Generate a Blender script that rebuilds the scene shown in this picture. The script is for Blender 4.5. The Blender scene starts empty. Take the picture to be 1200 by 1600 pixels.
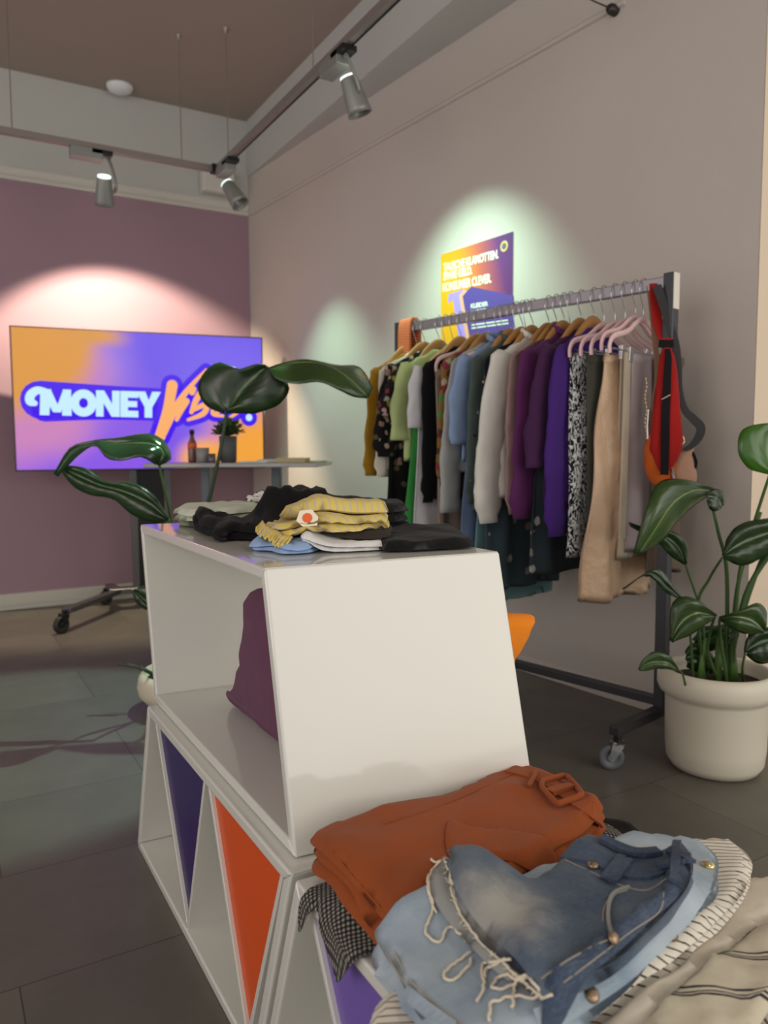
import bpy, bmesh, math, random
import numpy as np
from mathutils import Vector, Matrix, noise
from mathutils.geometry import delaunay_2d_cdt
from mathutils.bvhtree import BVHTree

S = bpy.context.scene
COL = S.collection
# ------------------------------------------------------------------ camera, world, light, exposure
F = 1204.0; CAMH = 1.05                       # focal length in pixels of the 1200x1600 frame, eye height
_p = math.atan(99 / F); _y = math.radians(30.35); _r = math.radians(0.28)
fw = Vector((math.sin(_y)*math.cos(_p), math.cos(_y)*math.cos(_p), -math.sin(_p)))
_rt = Vector((math.cos(_y), -math.sin(_y), 0)); _up = _rt.cross(fw)
rt = _rt*math.cos(_r) - _up*math.sin(_r); up = _rt*math.sin(_r) + _up*math.cos(_r)
CP = Vector((0, 0, CAMH))
cam = bpy.data.cameras.new('camera'); camo = bpy.data.objects.new('camera', cam); COL.objects.link(camo)
m = Matrix((rt, up, -fw)).transposed().to_4x4(); m.translation = CP
camo.matrix_world = m
cam.sensor_fit = 'VERTICAL'; cam.sensor_height = 36.0; cam.lens = F/1600*36.0
cam.clip_start = 0.02
cam.dof.use_dof = True; cam.dof.focus_distance = 1.45; cam.dof.aperture_fstop = 4.2
S.camera = camo
S.view_settings.view_transform = 'Standard'; S.view_settings.look = 'None'
S.view_settings.gamma = 1.0; S.view_settings.use_curve_mapping = False
S.view_settings.exposure = 0.0

def ray(px, py): return (px-600)/F*rt + (800-py)/F*up + fw
def PZ(px, py, z): d = ray(px, py); return CP + d*((z-CAMH)/d.z)
def PD(px, py, dep): return CP + ray(px, py)*dep
def PP(px, py, p0, n):
    d = ray(px, py); n = Vector(n); return CP + d*((Vector(p0)-CP).dot(n)/d.dot(n))

w = bpy.data.worlds.new('world'); S.world = w; w.use_nodes = True
w.node_tree.nodes['Background'].inputs[0].default_value = (0.79, 0.75, 0.71, 1)
w.node_tree.nodes['Background'].inputs[1].default_value = 1.12

def look(o, tgt):
    d = Vector(tgt) - o.location
    o.rotation_euler = d.to_track_quat('-Z', 'Y').to_euler()
def area(name, loc, tgt, sx, sy, power, col):
    l = bpy.data.lights.new(name, 'AREA'); l.shape = 'RECTANGLE'; l.size = sx; l.size_y = sy
    l.energy = power; l.color = col
    o = bpy.data.objects.new(name, l); COL.objects.link(o); o.location = loc; look(o, tgt); return o
def spot(name, loc, tgt, ang, blend, power, col, rad=0.03):
    l = bpy.data.lights.new(name, 'SPOT'); l.spot_size = math.radians(ang); l.spot_blend = blend
    l.energy = power; l.color = col; l.shadow_soft_size = rad
    o = bpy.data.objects.new(name, l); COL.objects.link(o); o.location = loc; look(o, tgt); return o
# daylight through the shop front behind the camera, then an added fill at the left
area('daylight_and_fill', (2.3, -2.0, 1.7), (1.2, 2.0, 0.9), 2.6, 2.2, 34, (1.0, 0.97, 0.90))
area('daylight_and_fill', (-2.6, 0.2, 1.8), (1.2, 3.5, 0.7), 2.0, 2.0, 32, (1.0, 0.88, 0.84))  # added pinkish fill, lifts the wall below the television

_l = bpy.data.lights.new('panel_glow', 'POINT'); _l.energy = 9; _l.color = (1, .8, .5); _l.shadow_soft_size = .10  # added warm point light out of view, meant to glow on the white panel
_o = bpy.data.objects.new('panel_glow', _l); COL.objects.link(_o); _o.location = (2.45, -1.2, .92)

# ------------------------------------------------------------------ materials
def lin(c):
    if isinstance(c, str):
        c = c.lstrip('#'); c = [int(c[i:i+2], 16)/255 for i in (0, 2, 4)]
    else: c = [x/255 for x in c]
    return tuple(((x/12.92) if x <= .04045 else ((x+.055)/1.055)**2.4) for x in c) + (1.0,)
MC = {}
class NT:
    def __init__(s, name):
        s.m = bpy.data.materials.new(name); s.m.use_nodes = True
        s.t = s.m.node_tree; s.b = s.t.nodes['Principled BSDF']
    def n(s, typ, **kw):
        x = s.t.nodes.new(typ)
        for k, v in kw.items(): setattr(x, k, v)
        return x
    def l(s, a, b): s.t.links.new(a, b)
    def set(s, **kw):
        for k, v in kw.items(): s.b.inputs[k.replace('_', ' ')].default_value = v
        return s
def noise_node(t, scale, detail=3, vec=None, rough=.5):
    x = t.n('ShaderNodeTexNoise'); x.inputs['Scale'].default_value = scale
    x.inputs['Detail'].default_value = detail; x.inputs['Roughness'].default_value = rough
    if vec: t.l(vec, x.inputs['Vector'])
    return x
def ramp(t, fac, stops, interp='LINEAR'):
    r = t.n('ShaderNodeValToRGB'); r.color_ramp.interpolation = interp
    e = r.color_ramp.elements
    while len(e) < len(stops): e.new(0.5)
    for k, (p, c) in enumerate(stops): e[k].position = p; e[k].color = c
    t.l(fac, r.inputs[0]); return r
def bump(t, h, strength, dist=.002):
    b = t.n('ShaderNodeBump'); b.inputs['Strength'].default_value = strength; b.inputs['Distance'].default_value = dist
    t.l(h, b.inputs['Height']); t.l(b.outputs[0], t.b.inputs['Normal']); return b
def mat(name, col, rough=.5, metal=0., coat=0., bmp=None, var=0., spec=.5):
    if name in MC: return MC[name]
    t = NT(name); c = lin(col); t.set(Roughness=rough, Metallic=metal)
    t.b.inputs['Base Color'].default_value = c; t.b.inputs['Coat Weight'].default_value = coat
    t.b.inputs['Coat Roughness'].default_value = .08
    t.b.inputs['Specular IOR Level'].default_value = spec
    co = t.n('ShaderNodeTexCoord')
    if var:
        nn = noise_node(t, 6, 4, co.outputs['Object'])
        d = tuple(x*(1-var) for x in c[:3])+(1,); u = tuple(min(1, x*(1+var)) for x in c[:3])+(1,)
        r = ramp(t, nn.outputs[0], [(.3, d), (.7, u)]); t.l(r.outputs[0], t.b.inputs['Base Color'])
    if bmp:
        nn = noise_node(t, bmp[0], 4, co.outputs['Object']); bump(t, nn.outputs[0], bmp[1], bmp[2] if len(bmp) > 2 else .002)
    MC[name] = t.m; return t.m
def emis(name, col, st):
    t = NT(name); t.set(Roughness=.4); t.b.inputs['Base Color'].default_value = (0, 0, 0, 1)
    t.b.inputs['Emission Color'].default_value = lin(col); t.b.inputs['Emission Strength'].default_value = st
    return t.m
def cloth(name, col, pat=None, rough=.9, sheen=.06, satin=False, wr=.5, **k):
    """fabric: weave bump plus soft crumple bump; pat gives a printed or woven pattern on the UVs"""
    if name in MC: return MC[name]
    t = NT(name); c = lin(col); t.set(Roughness=.38 if satin else rough)
    t.b.inputs['Sheen Weight'].default_value = sheen
    t.b.inputs['Specular IOR Level'].default_value = .5 if satin else .2
    uv = t.n('ShaderNodeTexCoord')
    U = uv.outputs['UV']; O = uv.outputs['Object']
    base = t.n('ShaderNodeRGB'); base.outputs[0].default_value = c; out = base.outputs[0]
    def mix(f, a, b):
        x = t.n('ShaderNodeMix', data_type='RGBA'); t.l(f, x.inputs[0])
        for s, v in ((6, a), (7, b)):
            if isinstance(v, tuple): x.inputs[s].default_value = v
            else: t.l(v, x.inputs[s])
        return x.outputs[2]
    def sep(v): s = t.n('ShaderNodeSeparateXYZ'); t.l(v, s.inputs[0]); return s
    def math_(op, a, b=None):
        x = t.n('ShaderNodeMath', operation=op)
        for i, v in ((0, a), (1, b)):
            if v is None: continue
            if isinstance(v, (int, float)): x.inputs[i].default_value = v
            else: t.l(v, x.inputs[i])
        return x.outputs[0]
    def lines(co, period, duty, off=0.):
        return math_('LESS_THAN', math_('FRACT', math_('ADD', math_('DIVIDE', co, period), off)), duty)
    if pat == 'stripe':
        s = sep(U); co = s.outputs[k.get('axis', 0)]
        f = lines(co, k['period'], k['duty']); out = mix(f, out, lin(k['c2']))
        if 'c3' in k:
            f2 = lines(co, k['period'], k['duty']*.5, .5); out = mix(f2, out, lin(k['c3']))
    elif pat == 'check':
        s = sep(U); a = lines(s.outputs[0], k['period'], .5); b = lines(s.outputs[1], k['period'], .5)
        f = math_('MULTIPLY', math_('ADD', a, b), .5); 
        r = ramp(t, f, [(0, c), (.5, lin(k['cm'])), (1, lin(k['c2']))], 'CONSTANT')
        r.color_ramp.elements[1].position = .25; r.color_ramp.elements[2].position = .75
        out = r.outputs[0]
    elif pat == 'tripes':
        s = sep(U)
        for ax, per in ((0, k['period']),):
            for o_, dty in ((0, .045), (.09, .03), (.16, .045)):
                f = lines(s.outputs[ax], per, dty, o_); out = mix(f, out, lin(k['c2']))
    elif pat in ('floral', 'blotch', 'zebra', 'multi'):
        if pat == 'zebra':
            wv = t.n('ShaderNodeTexNoise'); wv.inputs['Scale'].default_value = k.get('scale', 60)
            wv.inputs['Detail'].default_value = 1.; wv.inputs['Distortion'].default_value = 2.5
            mp = t.n('ShaderNodeMapping'); mp.inputs['Scale'].default_value = (1, 1, .45); t.l(O, mp.inputs[0]); t.l(mp.outputs[0], wv.inputs[0])
            r = ramp(t, wv.outputs[0], [(0, c), (.5, lin(k['c2']))], 'CONSTANT'); out = r.outputs[0]
        else:
            v = t.n('ShaderNodeTexVoronoi'); v.inputs['Scale'].default_value = k.get('scale', 25)
            nn = noise_node(t, k.get('scale', 25)*2, 2, O)
            ad = t.n('ShaderNodeVectorMath', operation='MULTIPLY_ADD'); t.l(nn.outputs[1], ad.inputs[0]); ad.inputs[1].default_value = (.02,)*3; t.l(O, ad.inputs[2])
            t.l(ad.outputs[0], v.inputs['Vector'])
            f = math_('LESS_THAN', v.outputs['Distance'], k.get('size', .28))
            cols = [lin(x) for x in k['cols']]
            sc = sep(v.outputs['Color'])
            st = [(i/len(cols), q) for i, q in enumerate(cols)]
            r = ramp(t, sc.outputs[0], st, 'CONSTANT')
            keep = math_('GREATER_THAN', sc.outputs[1], k.get('sparse', .3))
            out = mix(math_('MULTIPLY', f, keep), out, r.outputs[0])
    elif pat == 'denim':
        nn = noise_node(t, 9, 3, O); r = ramp(t, nn.outputs[0], [(.32, c), (.68, lin(k['c2']))]); out = r.outputs[0]
        mp = t.n('ShaderNodeMapping'); mp.inputs['Scale'].default_value = (40, 320, 60); mp.inputs['Rotation'].default_value = (0, 0, .5); t.l(O, mp.inputs[0])
        n2 = noise_node(t, 3, 3, mp.outputs[0]); r2 = ramp(t, n2.outputs[0], [(.45, (0, 0, 0, 1)), (.8, (1, 1, 1, 1))])
        f = math_('MULTIPLY', r2.outputs[0], .35); out = mix(f, out, lin(k['c3']))
        if 'fade' in k:      # worn, bleached patch on the thigh of the garment
            fx, fy, fr_, fc = k['fade']; ds = t.n('ShaderNodeVectorMath', operation='DISTANCE'); t.l(U, ds.inputs[0]); ds.inputs[1].default_value = (fx, fy, 0)
            n4 = noise_node(t, 26, 4, O, .65); ad_ = math_('ADD', ds.outputs[1], math_('MULTIPLY', math_('SUBTRACT', n4.outputs[0], .5), fr_*.9))
            mr = t.n('ShaderNodeMapRange', interpolation_type='SMOOTHSTEP'); mr.inputs[1].default_value = fr_*.1; mr.inputs[2].default_value = fr_; mr.inputs[3].default_value = 1; mr.inputs[4].default_value = 0
            t.l(ad_, mr.inputs[0]); out = mix(mr.outputs[0], out, lin(fc))
    elif pat == 'rib':
        s = sep(U); f = math_('FRACT', math_('DIVIDE', s.outputs[k.get('axis', 0)], k['period']))
    # mild mottling
    n3 = noise_node(t, 14, 4, O)
    r3 = ramp(t, n3.outputs[0], [(.2, (.86, .86, .86, 1)), (.8, (1, 1, 1, 1))])
    mm = t.n('ShaderNodeMix', data_type='RGBA', blend_type='MULTIPLY'); mm.inputs[0].default_value = 1
    t.l(out, mm.inputs[6]); t.l(r3.outputs[0], mm.inputs[7]); t.l(mm.outputs[2], t.b.inputs['Base Color'])
    wv = noise_node(t, 900, 2, O); cr = noise_node(t, 22, 3, O)
    h = math_('ADD', math_('MULTIPLY', wv.outputs[0], .04), math_('MULTIPLY', cr.outputs[0], wr))
    bump(t, h, .35, .012)
    MC[name] = t.m; return t.m

# ------------------------------------------------------------------ object helpers
def tagit(o, label=None, cat=None, group=None, kind=None):
    if label: o['label'] = label
    if cat: o['category'] = cat
    if group: o['group'] = group
    if kind: o['kind'] = kind
    return o
def thing(name, label, cat, loc=(0, 0, 0), group=None, rz=0):
    o = bpy.data.objects.new(name, None); COL.objects.link(o); o.location = loc; o.rotation_euler = (0, 0, rz)
    o.empty_display_size = .05
    return tagit(o, label, cat, group)
def link(name, me, m, parent=None, smooth=False, world=True):
    """link a mesh built in world coordinates; parented parts keep their world place, top-level things get their origin at the base"""
    if m is not None: me.materials.append(m) if not isinstance(m, (list, tuple)) else [me.materials.append(x) for x in m]
    o = bpy.data.objects.new(name, me); COL.objects.link(o)
    if smooth:
        me.polygons.foreach_set('use_smooth', [True]*len(me.polygons))
    if parent is not None:
        o.parent = parent
        if world:
            mw = Matrix.Identity(4); q = parent
            chain = []
            while q is not None: chain.append(q); q = q.parent
            for q in reversed(chain):
                mw = mw @ q.matrix_parent_inverse @ Matrix.LocRotScale(q.location, q.rotation_euler, q.scale)
            o.matrix_parent_inverse = mw.inverted()
    return o
def mesh(name, V, Fc, m, parent=None, smooth=False, uv=None, **tg):
    me = bpy.data.meshes.new(name); me.from_pydata([tuple(v) for v in V], [], [tuple(f) for f in Fc]); me.update()
    if uv is not None:
        L = me.uv_layers.new(name='UVMap')
        li = np.empty(len(me.loops), dtype=np.int32); me.loops.foreach_get('vertex_index', li)
        L.data.foreach_set('uv', np.array(uv, dtype=np.float32)[li].ravel())
    o = link(name, me, m, parent, smooth)
    if tg: tagit(o, **tg)
    return o
class MB:
    def __init__(s): s.V = []; s.F = []; s.UV = []
    def add(s, V, Fc, uv=None):
        b = len(s.V); s.V += [Vector(v) for v in V]; s.F += [tuple(i+b for i in f) for f in Fc]
        s.UV += list(uv) if uv is not None else [(v[0], v[1]) for v in V]; return s
    def hexa(s, a, b, c, d, e, f, g, h):   # bottom a b c d, top e f g h
        return s.add([a, b, c, d, e, f, g, h], [(3, 2, 1, 0), (4, 5, 6, 7), (0, 1, 5, 4), (1, 2, 6, 5), (2, 3, 7, 6), (3, 0, 4, 7)])
    def box(s, x0, x1, y0, y1, z0, z1, M=None):
        P = [Vector(p) for p in ((x0, y0, z0), (x1, y0, z0), (x1, y1, z0), (x0, y1, z0), (x0, y0, z1), (x1, y0, z1), (x1, y1, z1), (x0, y1, z1))]
        if M: P = [M @ p for p in P]
        return s.hexa(*P)
    def prism(s, pts, axis_from, axis_to):  # polygon pts (list of 3D) extruded by vector
        n = len(pts); A = [Vector(p)+Vector(axis_from) for p in pts]; B = [Vector(p)+Vector(axis_to) for p in pts]
        return s.add(A+B, [tuple(range(n-1, -1, -1)), tuple(range(n, 2*n))]+[(i, (i+1) % n, n+(i+1) % n, n+i) for i in range(n)])
    def tube(s, path, rad, n=10, cap=True, flat=None, upv=None):
        path = [Vector(p) for p in path]; N = len(path)
        if isinstance(rad, (int, float)): rad = [rad]*N
        V = []; UV = []; ref = Vector(upv) if upv else None; L = 0
        for i, p in enumerate(path):
            t = (path[min(i+1, N-1)]-path[max(i-1, 0)])
            t = t.normalized() if t.length > 1e-9 else Vector((0, 0, 1))
            if ref is None: ref = Vector((0, 0, 1)) if abs(t.z) < .9 else Vector((1, 0, 0))
            a = (ref - t*ref.dot(t)).normalized(); b = t.cross(a); ref = a if upv is None else Vector(upv)
            if i: L += (p-path[i-1]).length
            for k in range(n):
                th = 2*math.pi*k/n; fl = flat if flat else 1
                V.append(p + a*math.cos(th)*rad[i]*1.0 + b*math.sin(th)*rad[i]*fl); UV.append((k/n*.2, L))
        Fc = [(i*n+k, i*n+(k+1) % n, (i+1)*n+(k+1) % n, (i+1)*n+k) for i in range(N-1) for k in range(n)]
        if cap: Fc += [tuple(range(n-1, -1, -1)), tuple(range((N-1)*n, N*n))]
        return s.add(V, Fc, UV)
    def lathe(s, prof, n=40, M=None, c=(0, 0, 0)):
        V = []; N = len(prof); c = Vector(c)
        for r, z in prof:
            for k in range(n):
                th = 2*math.pi*k/n; v = Vector((r*math.cos(th), r*math.sin(th), z))
                V.append((M @ v if M else v)+c)
        Fc = [(i*n+k, i*n+(k+1) % n, (i+1)*n+(k+1) % n, (i+1)*n+k) for i in range(N-1) for k in range(n)]
        if prof[0][0] > 0: Fc.append(tuple(range(n-1, -1, -1)))
        if prof[-1][0] > 0: Fc.append(tuple(range((N-1)*n, N*n)))
        return s.add(V, Fc)
    def ribbon(s, pts, nor, wid, th=.002):
        """flat band along pts with per-point normals"""
        N = len(pts); wid = wid if isinstance(wid, (list, tuple)) else [wid]*N; V = []; L = 0; UV = []
        for i, p in enumerate(pts):
            t = (pts[min(i+1, N-1)]-pts[max(i-1, 0)]).normalized(); nn = Vector(nor[i] if isinstance(nor, list) else nor).normalized()
            sd = t.cross(nn).normalized()*wid[i]/2; nn = sd.cross(t).normalized()*th/2 if sd.length > 0 else nn*th/2
            if i: L += (p-pts[i-1]).length
            V += [p-sd-nn, p+sd-nn, p+sd+nn, p-sd+nn]; UV += [(0, L), (wid[i], L), (wid[i], L), (0, L)]
        Fc = [(3, 2, 1, 0)]+[tuple(4*(N-1)+k for k in (0, 1, 2, 3))]
        for i in range(N-1):
            for k in range(4): Fc.append((4*i+k, 4*i+(k+1) % 4, 4*i+4+(k+1) % 4, 4*i+4+k))
        return s.add(V, Fc, UV)
    def build(s, name, m, parent=None, smooth=False, bev=0., uv=True, sub=0, **tg):
        o = mesh(name, s.V, s.F, m, parent, smooth, s.UV if uv else None, **tg)
        bm = bmesh.new(); bm.from_mesh(o.data); bmesh.ops.recalc_face_normals(bm, faces=bm.faces); bm.to_mesh(o.data); bm.free()
        if bev:
            md = o.modifiers.new('bevel', 'BEVEL'); md.width = bev; md.segments = 3; md.limit_method = 'ANGLE'; md.angle_limit = .6
            if not smooth:
                pass
        if sub:
            md = o.modifiers.new('sub', 'SUBSURF'); md.levels = sub; md.render_levels = sub
        return o
def rebase(o, loc):
    """move the origin of a one-mesh thing to its base, geometry stays"""
    loc = Vector(loc); o.data.transform(Matrix.Translation(-loc)); o.location = loc; return o
def catmull(pts, n=6, closed=False):
    pts = [Vector(p) for p in pts]; N = len(pts); out = []
    rng = range(N) if closed else range(N-1)
    for i in rng:
        if closed: p0, p1, p2, p3 = pts[i-1], pts[i], pts[(i+1) % N], pts[(i+2) % N]
        else: p0, p1, p2, p3 = pts[max(i-1, 0)], pts[i], pts[i+1], pts[min(i+2, N-1)]
        for k in range(n):
            t = k/n
            out.append(.5*((2*p1)+(-p0+p2)*t+(2*p0-5*p1+4*p2-p3)*t*t+(-p0+3*p1-3*p2+p3)*t*t*t))
    if not closed: out.append(pts[-1])
    return out

# ------------------------------------------------------------------ the room
SK = math.radians(5.15)                    # the right wall runs slightly askew
def wx(Y): return 2.122 + (5.6-Y)*math.tan(SK)
WP = Vector((2.122, 5.6, 0)); WN = Vector((math.cos(SK), math.sin(SK), 0))
CEIL = 3.46
def wallmat(name, col, b=.25, scale=18):
    t = NT(name); c = lin(col); t.set(Roughness=.82); co = t.n('ShaderNodeTexCoord')
    nn = noise_node(t, 1.2, 3, co.outputs['Object'])
    r = ramp(t, nn.outputs[0], [(.25, tuple(x*.94 for x in c[:3])+(1,)), (.75, c)]); t.l(r.outputs[0], t.b.inputs['Base Color'])
    n2 = noise_node(t, scale, 5, co.outputs['Object'], .6); bump(t, n2.outputs[0], b, .006); return t.m
m_white = wallmat('painted_plaster', (206, 198, 190), .35)
m_white2 = wallmat('white_plaster', (198, 200, 196), .2)
m_mauve = wallmat('mauve_paint', (166, 136, 151), .15)
m_ceil = wallmat('ceiling_paint', (168, 155, 146), .15)
m_trim = mat('trim_paint', (214, 212, 204), .6)
m_cream = wallmat('cream_plaster', (232, 214, 190), .35)
# floor: large grey slabs
t = NT('stone_floor'); t.set(Roughness=.42); co = t.n('ShaderNodeTexCoord')
mp = t.n('ShaderNodeMapping'); mp.inputs['Location'].default_value = (-.102, -1.6, 0); t.l(co.outputs['Object'], mp.inputs[0])
br = t.n('ShaderNodeTexBrick'); br.inputs['Scale'].default_value = 1; br.inputs['Brick Width'].default_value = .9; br.inputs['Row Height'].default_value = .45
br.inputs['Mortar Size'].default_value = .0018; br.inputs['Mortar Smooth'].default_value = .2
br.inputs['Color1'].default_value = lin((102, 99, 91)); br.inputs['Color2'].default_value = lin((112, 108, 99)); br.inputs['Mortar'].default_value = lin((66, 62, 56))
t.l(mp.outputs[0], br.inputs[0])
nn = noise_node(t, 5, 6, co.outputs['Object'], .65); r = ramp(t, nn.outputs[0], [(.25, (.72, .72, .72, 1)), (.75, (1, 1, 1, 1))])
mx = t.n('ShaderNodeMix', data_type='RGBA', blend_type='MULTIPLY'); mx.inputs[0].default_value = 1; t.l(br.outputs[0], mx.inputs[6]); t.l(r.outputs[0], mx.inputs[7])
t.l(mx.outputs[2], t.b.inputs['Base Color']); bump(t, nn.outputs[0], .12, .004)
m_floor = t.m
def st(o): o['kind'] = 'structure'; return o
st(MB().box(-3.2, 5.2, -2.4, 6.2, -.12, 0).build('floor', m_floor))
st(MB().box(-3.2, 5.2, -2.4, 6.2, CEIL, CEIL+.12).build('ceiling', m_ceil))
# back wall: mauve paint below the picture rail, white above
b = MB().box(-3.2, 3.0, 5.6, 5.8, 0, 2.78); o = st(b.build('wall_back', m_mauve))
b = MB().box(-3.2, 3.0, 5.6, 5.8, 2.78, CEIL).build('wall_back_upper', m_white2); st(b); b.name = 'wall_back.001'
# right wall as a slab
Y0 = 1.68
b = MB().prism([(wx(5.6), 5.6, 0), (wx(Y0), Y0, 0), (wx(Y0)+.27, Y0, 0), (wx(5.6)+.27, 5.6, 0)], (0, 0, 0), (0, 0, CEIL))
st(b.build('wall_right', m_white))
b = MB().prism([(wx(Y0), Y0-.003, 0), (5.2, Y0-.003, 0), (5.2, Y0+.25, 0), (wx(Y0)+.28, Y0+.25, 0)], (0, 0, 0), (0, 0, CEIL))
st(b.build('wall_front', m_cream))
# soffit along the right wall
st(MB().box(2.117, 3.2, Y0, 5.6, 3.06, CEIL).build('trim_1', m_white2))
# corbel at the end of the track on the back wall
st(MB().box(1.75, 1.99, 5.5, 5.6, 2.885, 3.06).build('trim_2', m_trim, bev=.02))
# picture rail, back and right
prof = [(0, 0), (-.022, 0), (-.03, .012), (-.026, .028), (-.016, .034), (-.014, .06), (-.022, .072), (-.018, .085), (0, .09)]
b = MB().prism([(-3.2, 5.6+p, 2.775+q) for p, q in prof], (0, 0, 0), (5.32, 0, 0)); st(b.build('trim_3', m_trim))
prof2 = [(0, 0), (-.014, .004), (-.018, .014), (-.012, .026), (0, .03)]
d = Vector((wx(2.25), 2.25, 0))-Vector((wx(5.58), 5.58, 0))
b = MB().prism([Vector((wx(5.58), 5.58, 2.772+q))+WN*p for p, q in prof2], (0, 0, 0), d); st(b.build('trim_4', m_white))
# skirtings
prof3 = [(0, .0), (-.012, .0), (-.012, .03), (-.018, .03), (-.018, .094), (-.01, .104), (0, .106)]
b = MB().prism([(-3.2, 5.6+p, q) for p, q in prof3], (0, 0, 0), (5.31, 0, 0)); st(b.build('baseboard_back', mat('skirting_paint', (205, 204, 192), .5)))
prof4 = [(0, .0), (-.016, .0), (-.016, .055), (-.006, .066), (0, .068)]
d = Vector((wx(Y0), Y0, 0))-Vector((wx(5.55), 5.55, 0))
b = MB().prism([Vector((wx(5.55), 5.55, q))+WN*p for p, q in prof4], (0, 0, 0), d); st(b.build('baseboard_right', m_white))
b = MB().prism([(wx(Y0), Y0+p, q) for p, q in prof4], (0, 0, 0), (2.5, 0, 0)); st(b.build('baseboard_front', m_cream))
# dome sensor high on the back wall
p = PP(181, 142, (0, 5.6, 0), (0, 1, 0))
b = MB().lathe([(.085, 0), (.085, .012), (.075, .03), (.05, .045), (0.0, .05)], 32, Matrix.Rotation(math.pi, 3, 'X'), (p.x, 5.48, CEIL))
tagit(rebase(b.build('ceiling_sensor', mat('sensor_plastic', (236, 240, 245), .35), smooth=True), (p.x, 5.48, CEIL)), 'small white dome sensor on ceiling above the mauve wall', 'sensor')
# dark anchor knob with wires on the right wall
p = PP(962, 17, WP, WN)
A = thing('wire_anchor', 'dark round wall anchor with a thin wire beside the picture rail end', 'hook', p)
M3 = Matrix.Rotation(math.pi/2, 3, 'Y')
mk = mat('gunmetal', (70, 66, 64), .4, .7)
MB().lathe([(0, -.04), (.014, -.04), (.02, -.03), (.022, -.004), (.022, 0)], 24, M3, p).build('knob', mk, A, smooth=True)
q = PP(912, -6, (p.x-.25, 0, 0), (1, 0, 0))
MB().tube([p-WN*.03, p-WN*.1+Vector((0, .02, .012)), q], .0035, 6).build('wire', mk, A)
# ------------------------------------------------------------------ track lighting
m_track = mat('track_grey', (150, 142, 138), .4, .5)
m_head = mat('spot_grey', (146, 148, 144), .42, .4)
m_black = mat('black_plastic', (16, 16, 17), .45)
m_ring = emis('spot_glow', (235, 255, 245), 1.6)
TZ = 2.72
T = thing('light_track', 'grey L shaped lighting track hanging on thin wires from ceiling', 'track', (1.57, 4.66, TZ))
MB().box(-3.0, 1.55, 4.645, 4.68, TZ, TZ+.034).build('rail', m_track, T)
MB().box(1.555, 1.59, -1.5, 4.66, TZ, TZ+.034).build('rail', m_track, T)
MB().box(1.583, 1.589, -1.5, 4.6, TZ-.004, TZ).build('conductor_slot', m_black, T)
MB().box(1.535, 1.6, 4.63, 4.69, TZ-.006, TZ+.04).build('corner_joint', m_black, T)
for x, y in ((.45, 4.662), (1.357, 4.662), (1.572, 4.46), (1.572, 3.3), (1.572, 1.6)):
    MB().tube([(x, y, TZ+.03), (x, y, CEIL)], .0032, 6).lathe([(.004, -.03), (.014, -.012), (.018, 0)], 16, None, (x, y, CEIL)).build('suspension_wire', m_track, T)
def spot_head(px, py, plane, along, lamp, aim, label, bigbox=True):
    """adapter box on the rail, swivel arm, tapered can; lamp = can centre, aim = target"""
    lamp = Vector(lamp); ad = (Vector(aim)-lamp).normalized(); ax = Vector(along)
    top = Vector((lamp.x, lamp.y, TZ))
    if abs(ax.x) > .5: top.y = 4.662
    else: top.x = 1.572
    A = thing('track_spotlight', label, 'spotlight', top, 'spotlights on the ceiling track')
    s = ax*.085; sd = Vector((-ax.y, ax.x, 0))*.034
    c = top + ax*-.085
    P = [c-s-sd, c+s-sd, c+s+sd, c-s+sd]; dz = Vector((0, 0, -.058))
    MB().hexa(*[p+dz for p in P], *P).build('adapter_box', m_head, A, bev=.004)
    MB().hexa(*[p+ax*.09*1.25+dz*.4+(-ax*.06 if i in (1, 2) else Vector()) for i, p in enumerate(P)], *[p+ax*.09*1.25+(-ax*.06 if i in (1, 2) else Vector()) for i, p in enumerate(P)]).build('track_latch', m_black, A)
    pv = top+Vector((0, 0, -.03))
    side = ad.cross(Vector((0, 0, 1))); side = side.normalized() if side.length > .1 else ax
    if side.dot(ray(600, 800).cross(Vector((0, 0, 1)))) < 0: side = -side
    j = lamp+side*.052
    MB().tube(catmull([pv, pv+side*.035+Vector((0, 0, -.01)), j+side*.008-ad*.05, j+side*.004-ad*.0, j-side*.012]), .009, 10, flat=.6).build('swivel_arm', m_head, A, smooth=True)
    R = ad.to_track_quat('Z', 'Y').to_matrix()
    L = .078
    MB().lathe([(0, -L), (.034, -L), (.038, -L*.8), (.052, L*.7), (.054, L), (.049, L), (.046, L*.8), (.03, L*.2), (0, L*.15)], 36, R, lamp).build('lamp_can', m_head, A, smooth=True)
    MB().lathe([(.03, -L-.001), (.0352, -L-.001), (.0362, -L*.9), (.031, -L*.9)], 36, R, lamp).build('vent_ring', m_ring, A, smooth=True)
    return lamp+ad*L*.9
# spot over the television
l1 = (.905, 4.63, 2.50); a1 = (1.02, 5.35, 1.35)
spot_head(0, 0, 0, (1, 0, 0), l1, a1, 'small grey spotlight shining on the mauve wall over the television')
l2 = (1.585, 4.42, 2.53); a2 = (2.0, 3.9, 1.6)
spot_head(0, 0, 0, (0, -1, 0), l2, a2, 'small grey spotlight next to the track corner near the wall')
l3 = (1.62, 3.0, 2.545); a3 = (2.05, 2.95, 1.4)
spot_head(0, 0, 0, (0, -1, 0), l3, a3, 'largest grey spotlight in the foreground above the clothes rack')
spot('spot_light', Vector(l1)+Vector((.03, .1, -.11)), (1.15, 5.55, 1.15), 104, .35, 165, (1.0, .82, .57), .02)
spot('spot_light', Vector(l2)+Vector((.04, -.02, -.1)), (2.22, 4.35, .9), 70, 1.0, 60, (.55, 1.0, .72), .02)
spot('spot_light', Vector(l3)+Vector((.04, 0, -.1)), (2.36, 3.12, 1.55), 84, 1.0, 75, (.62, 1.0, .78), .02)
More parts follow.
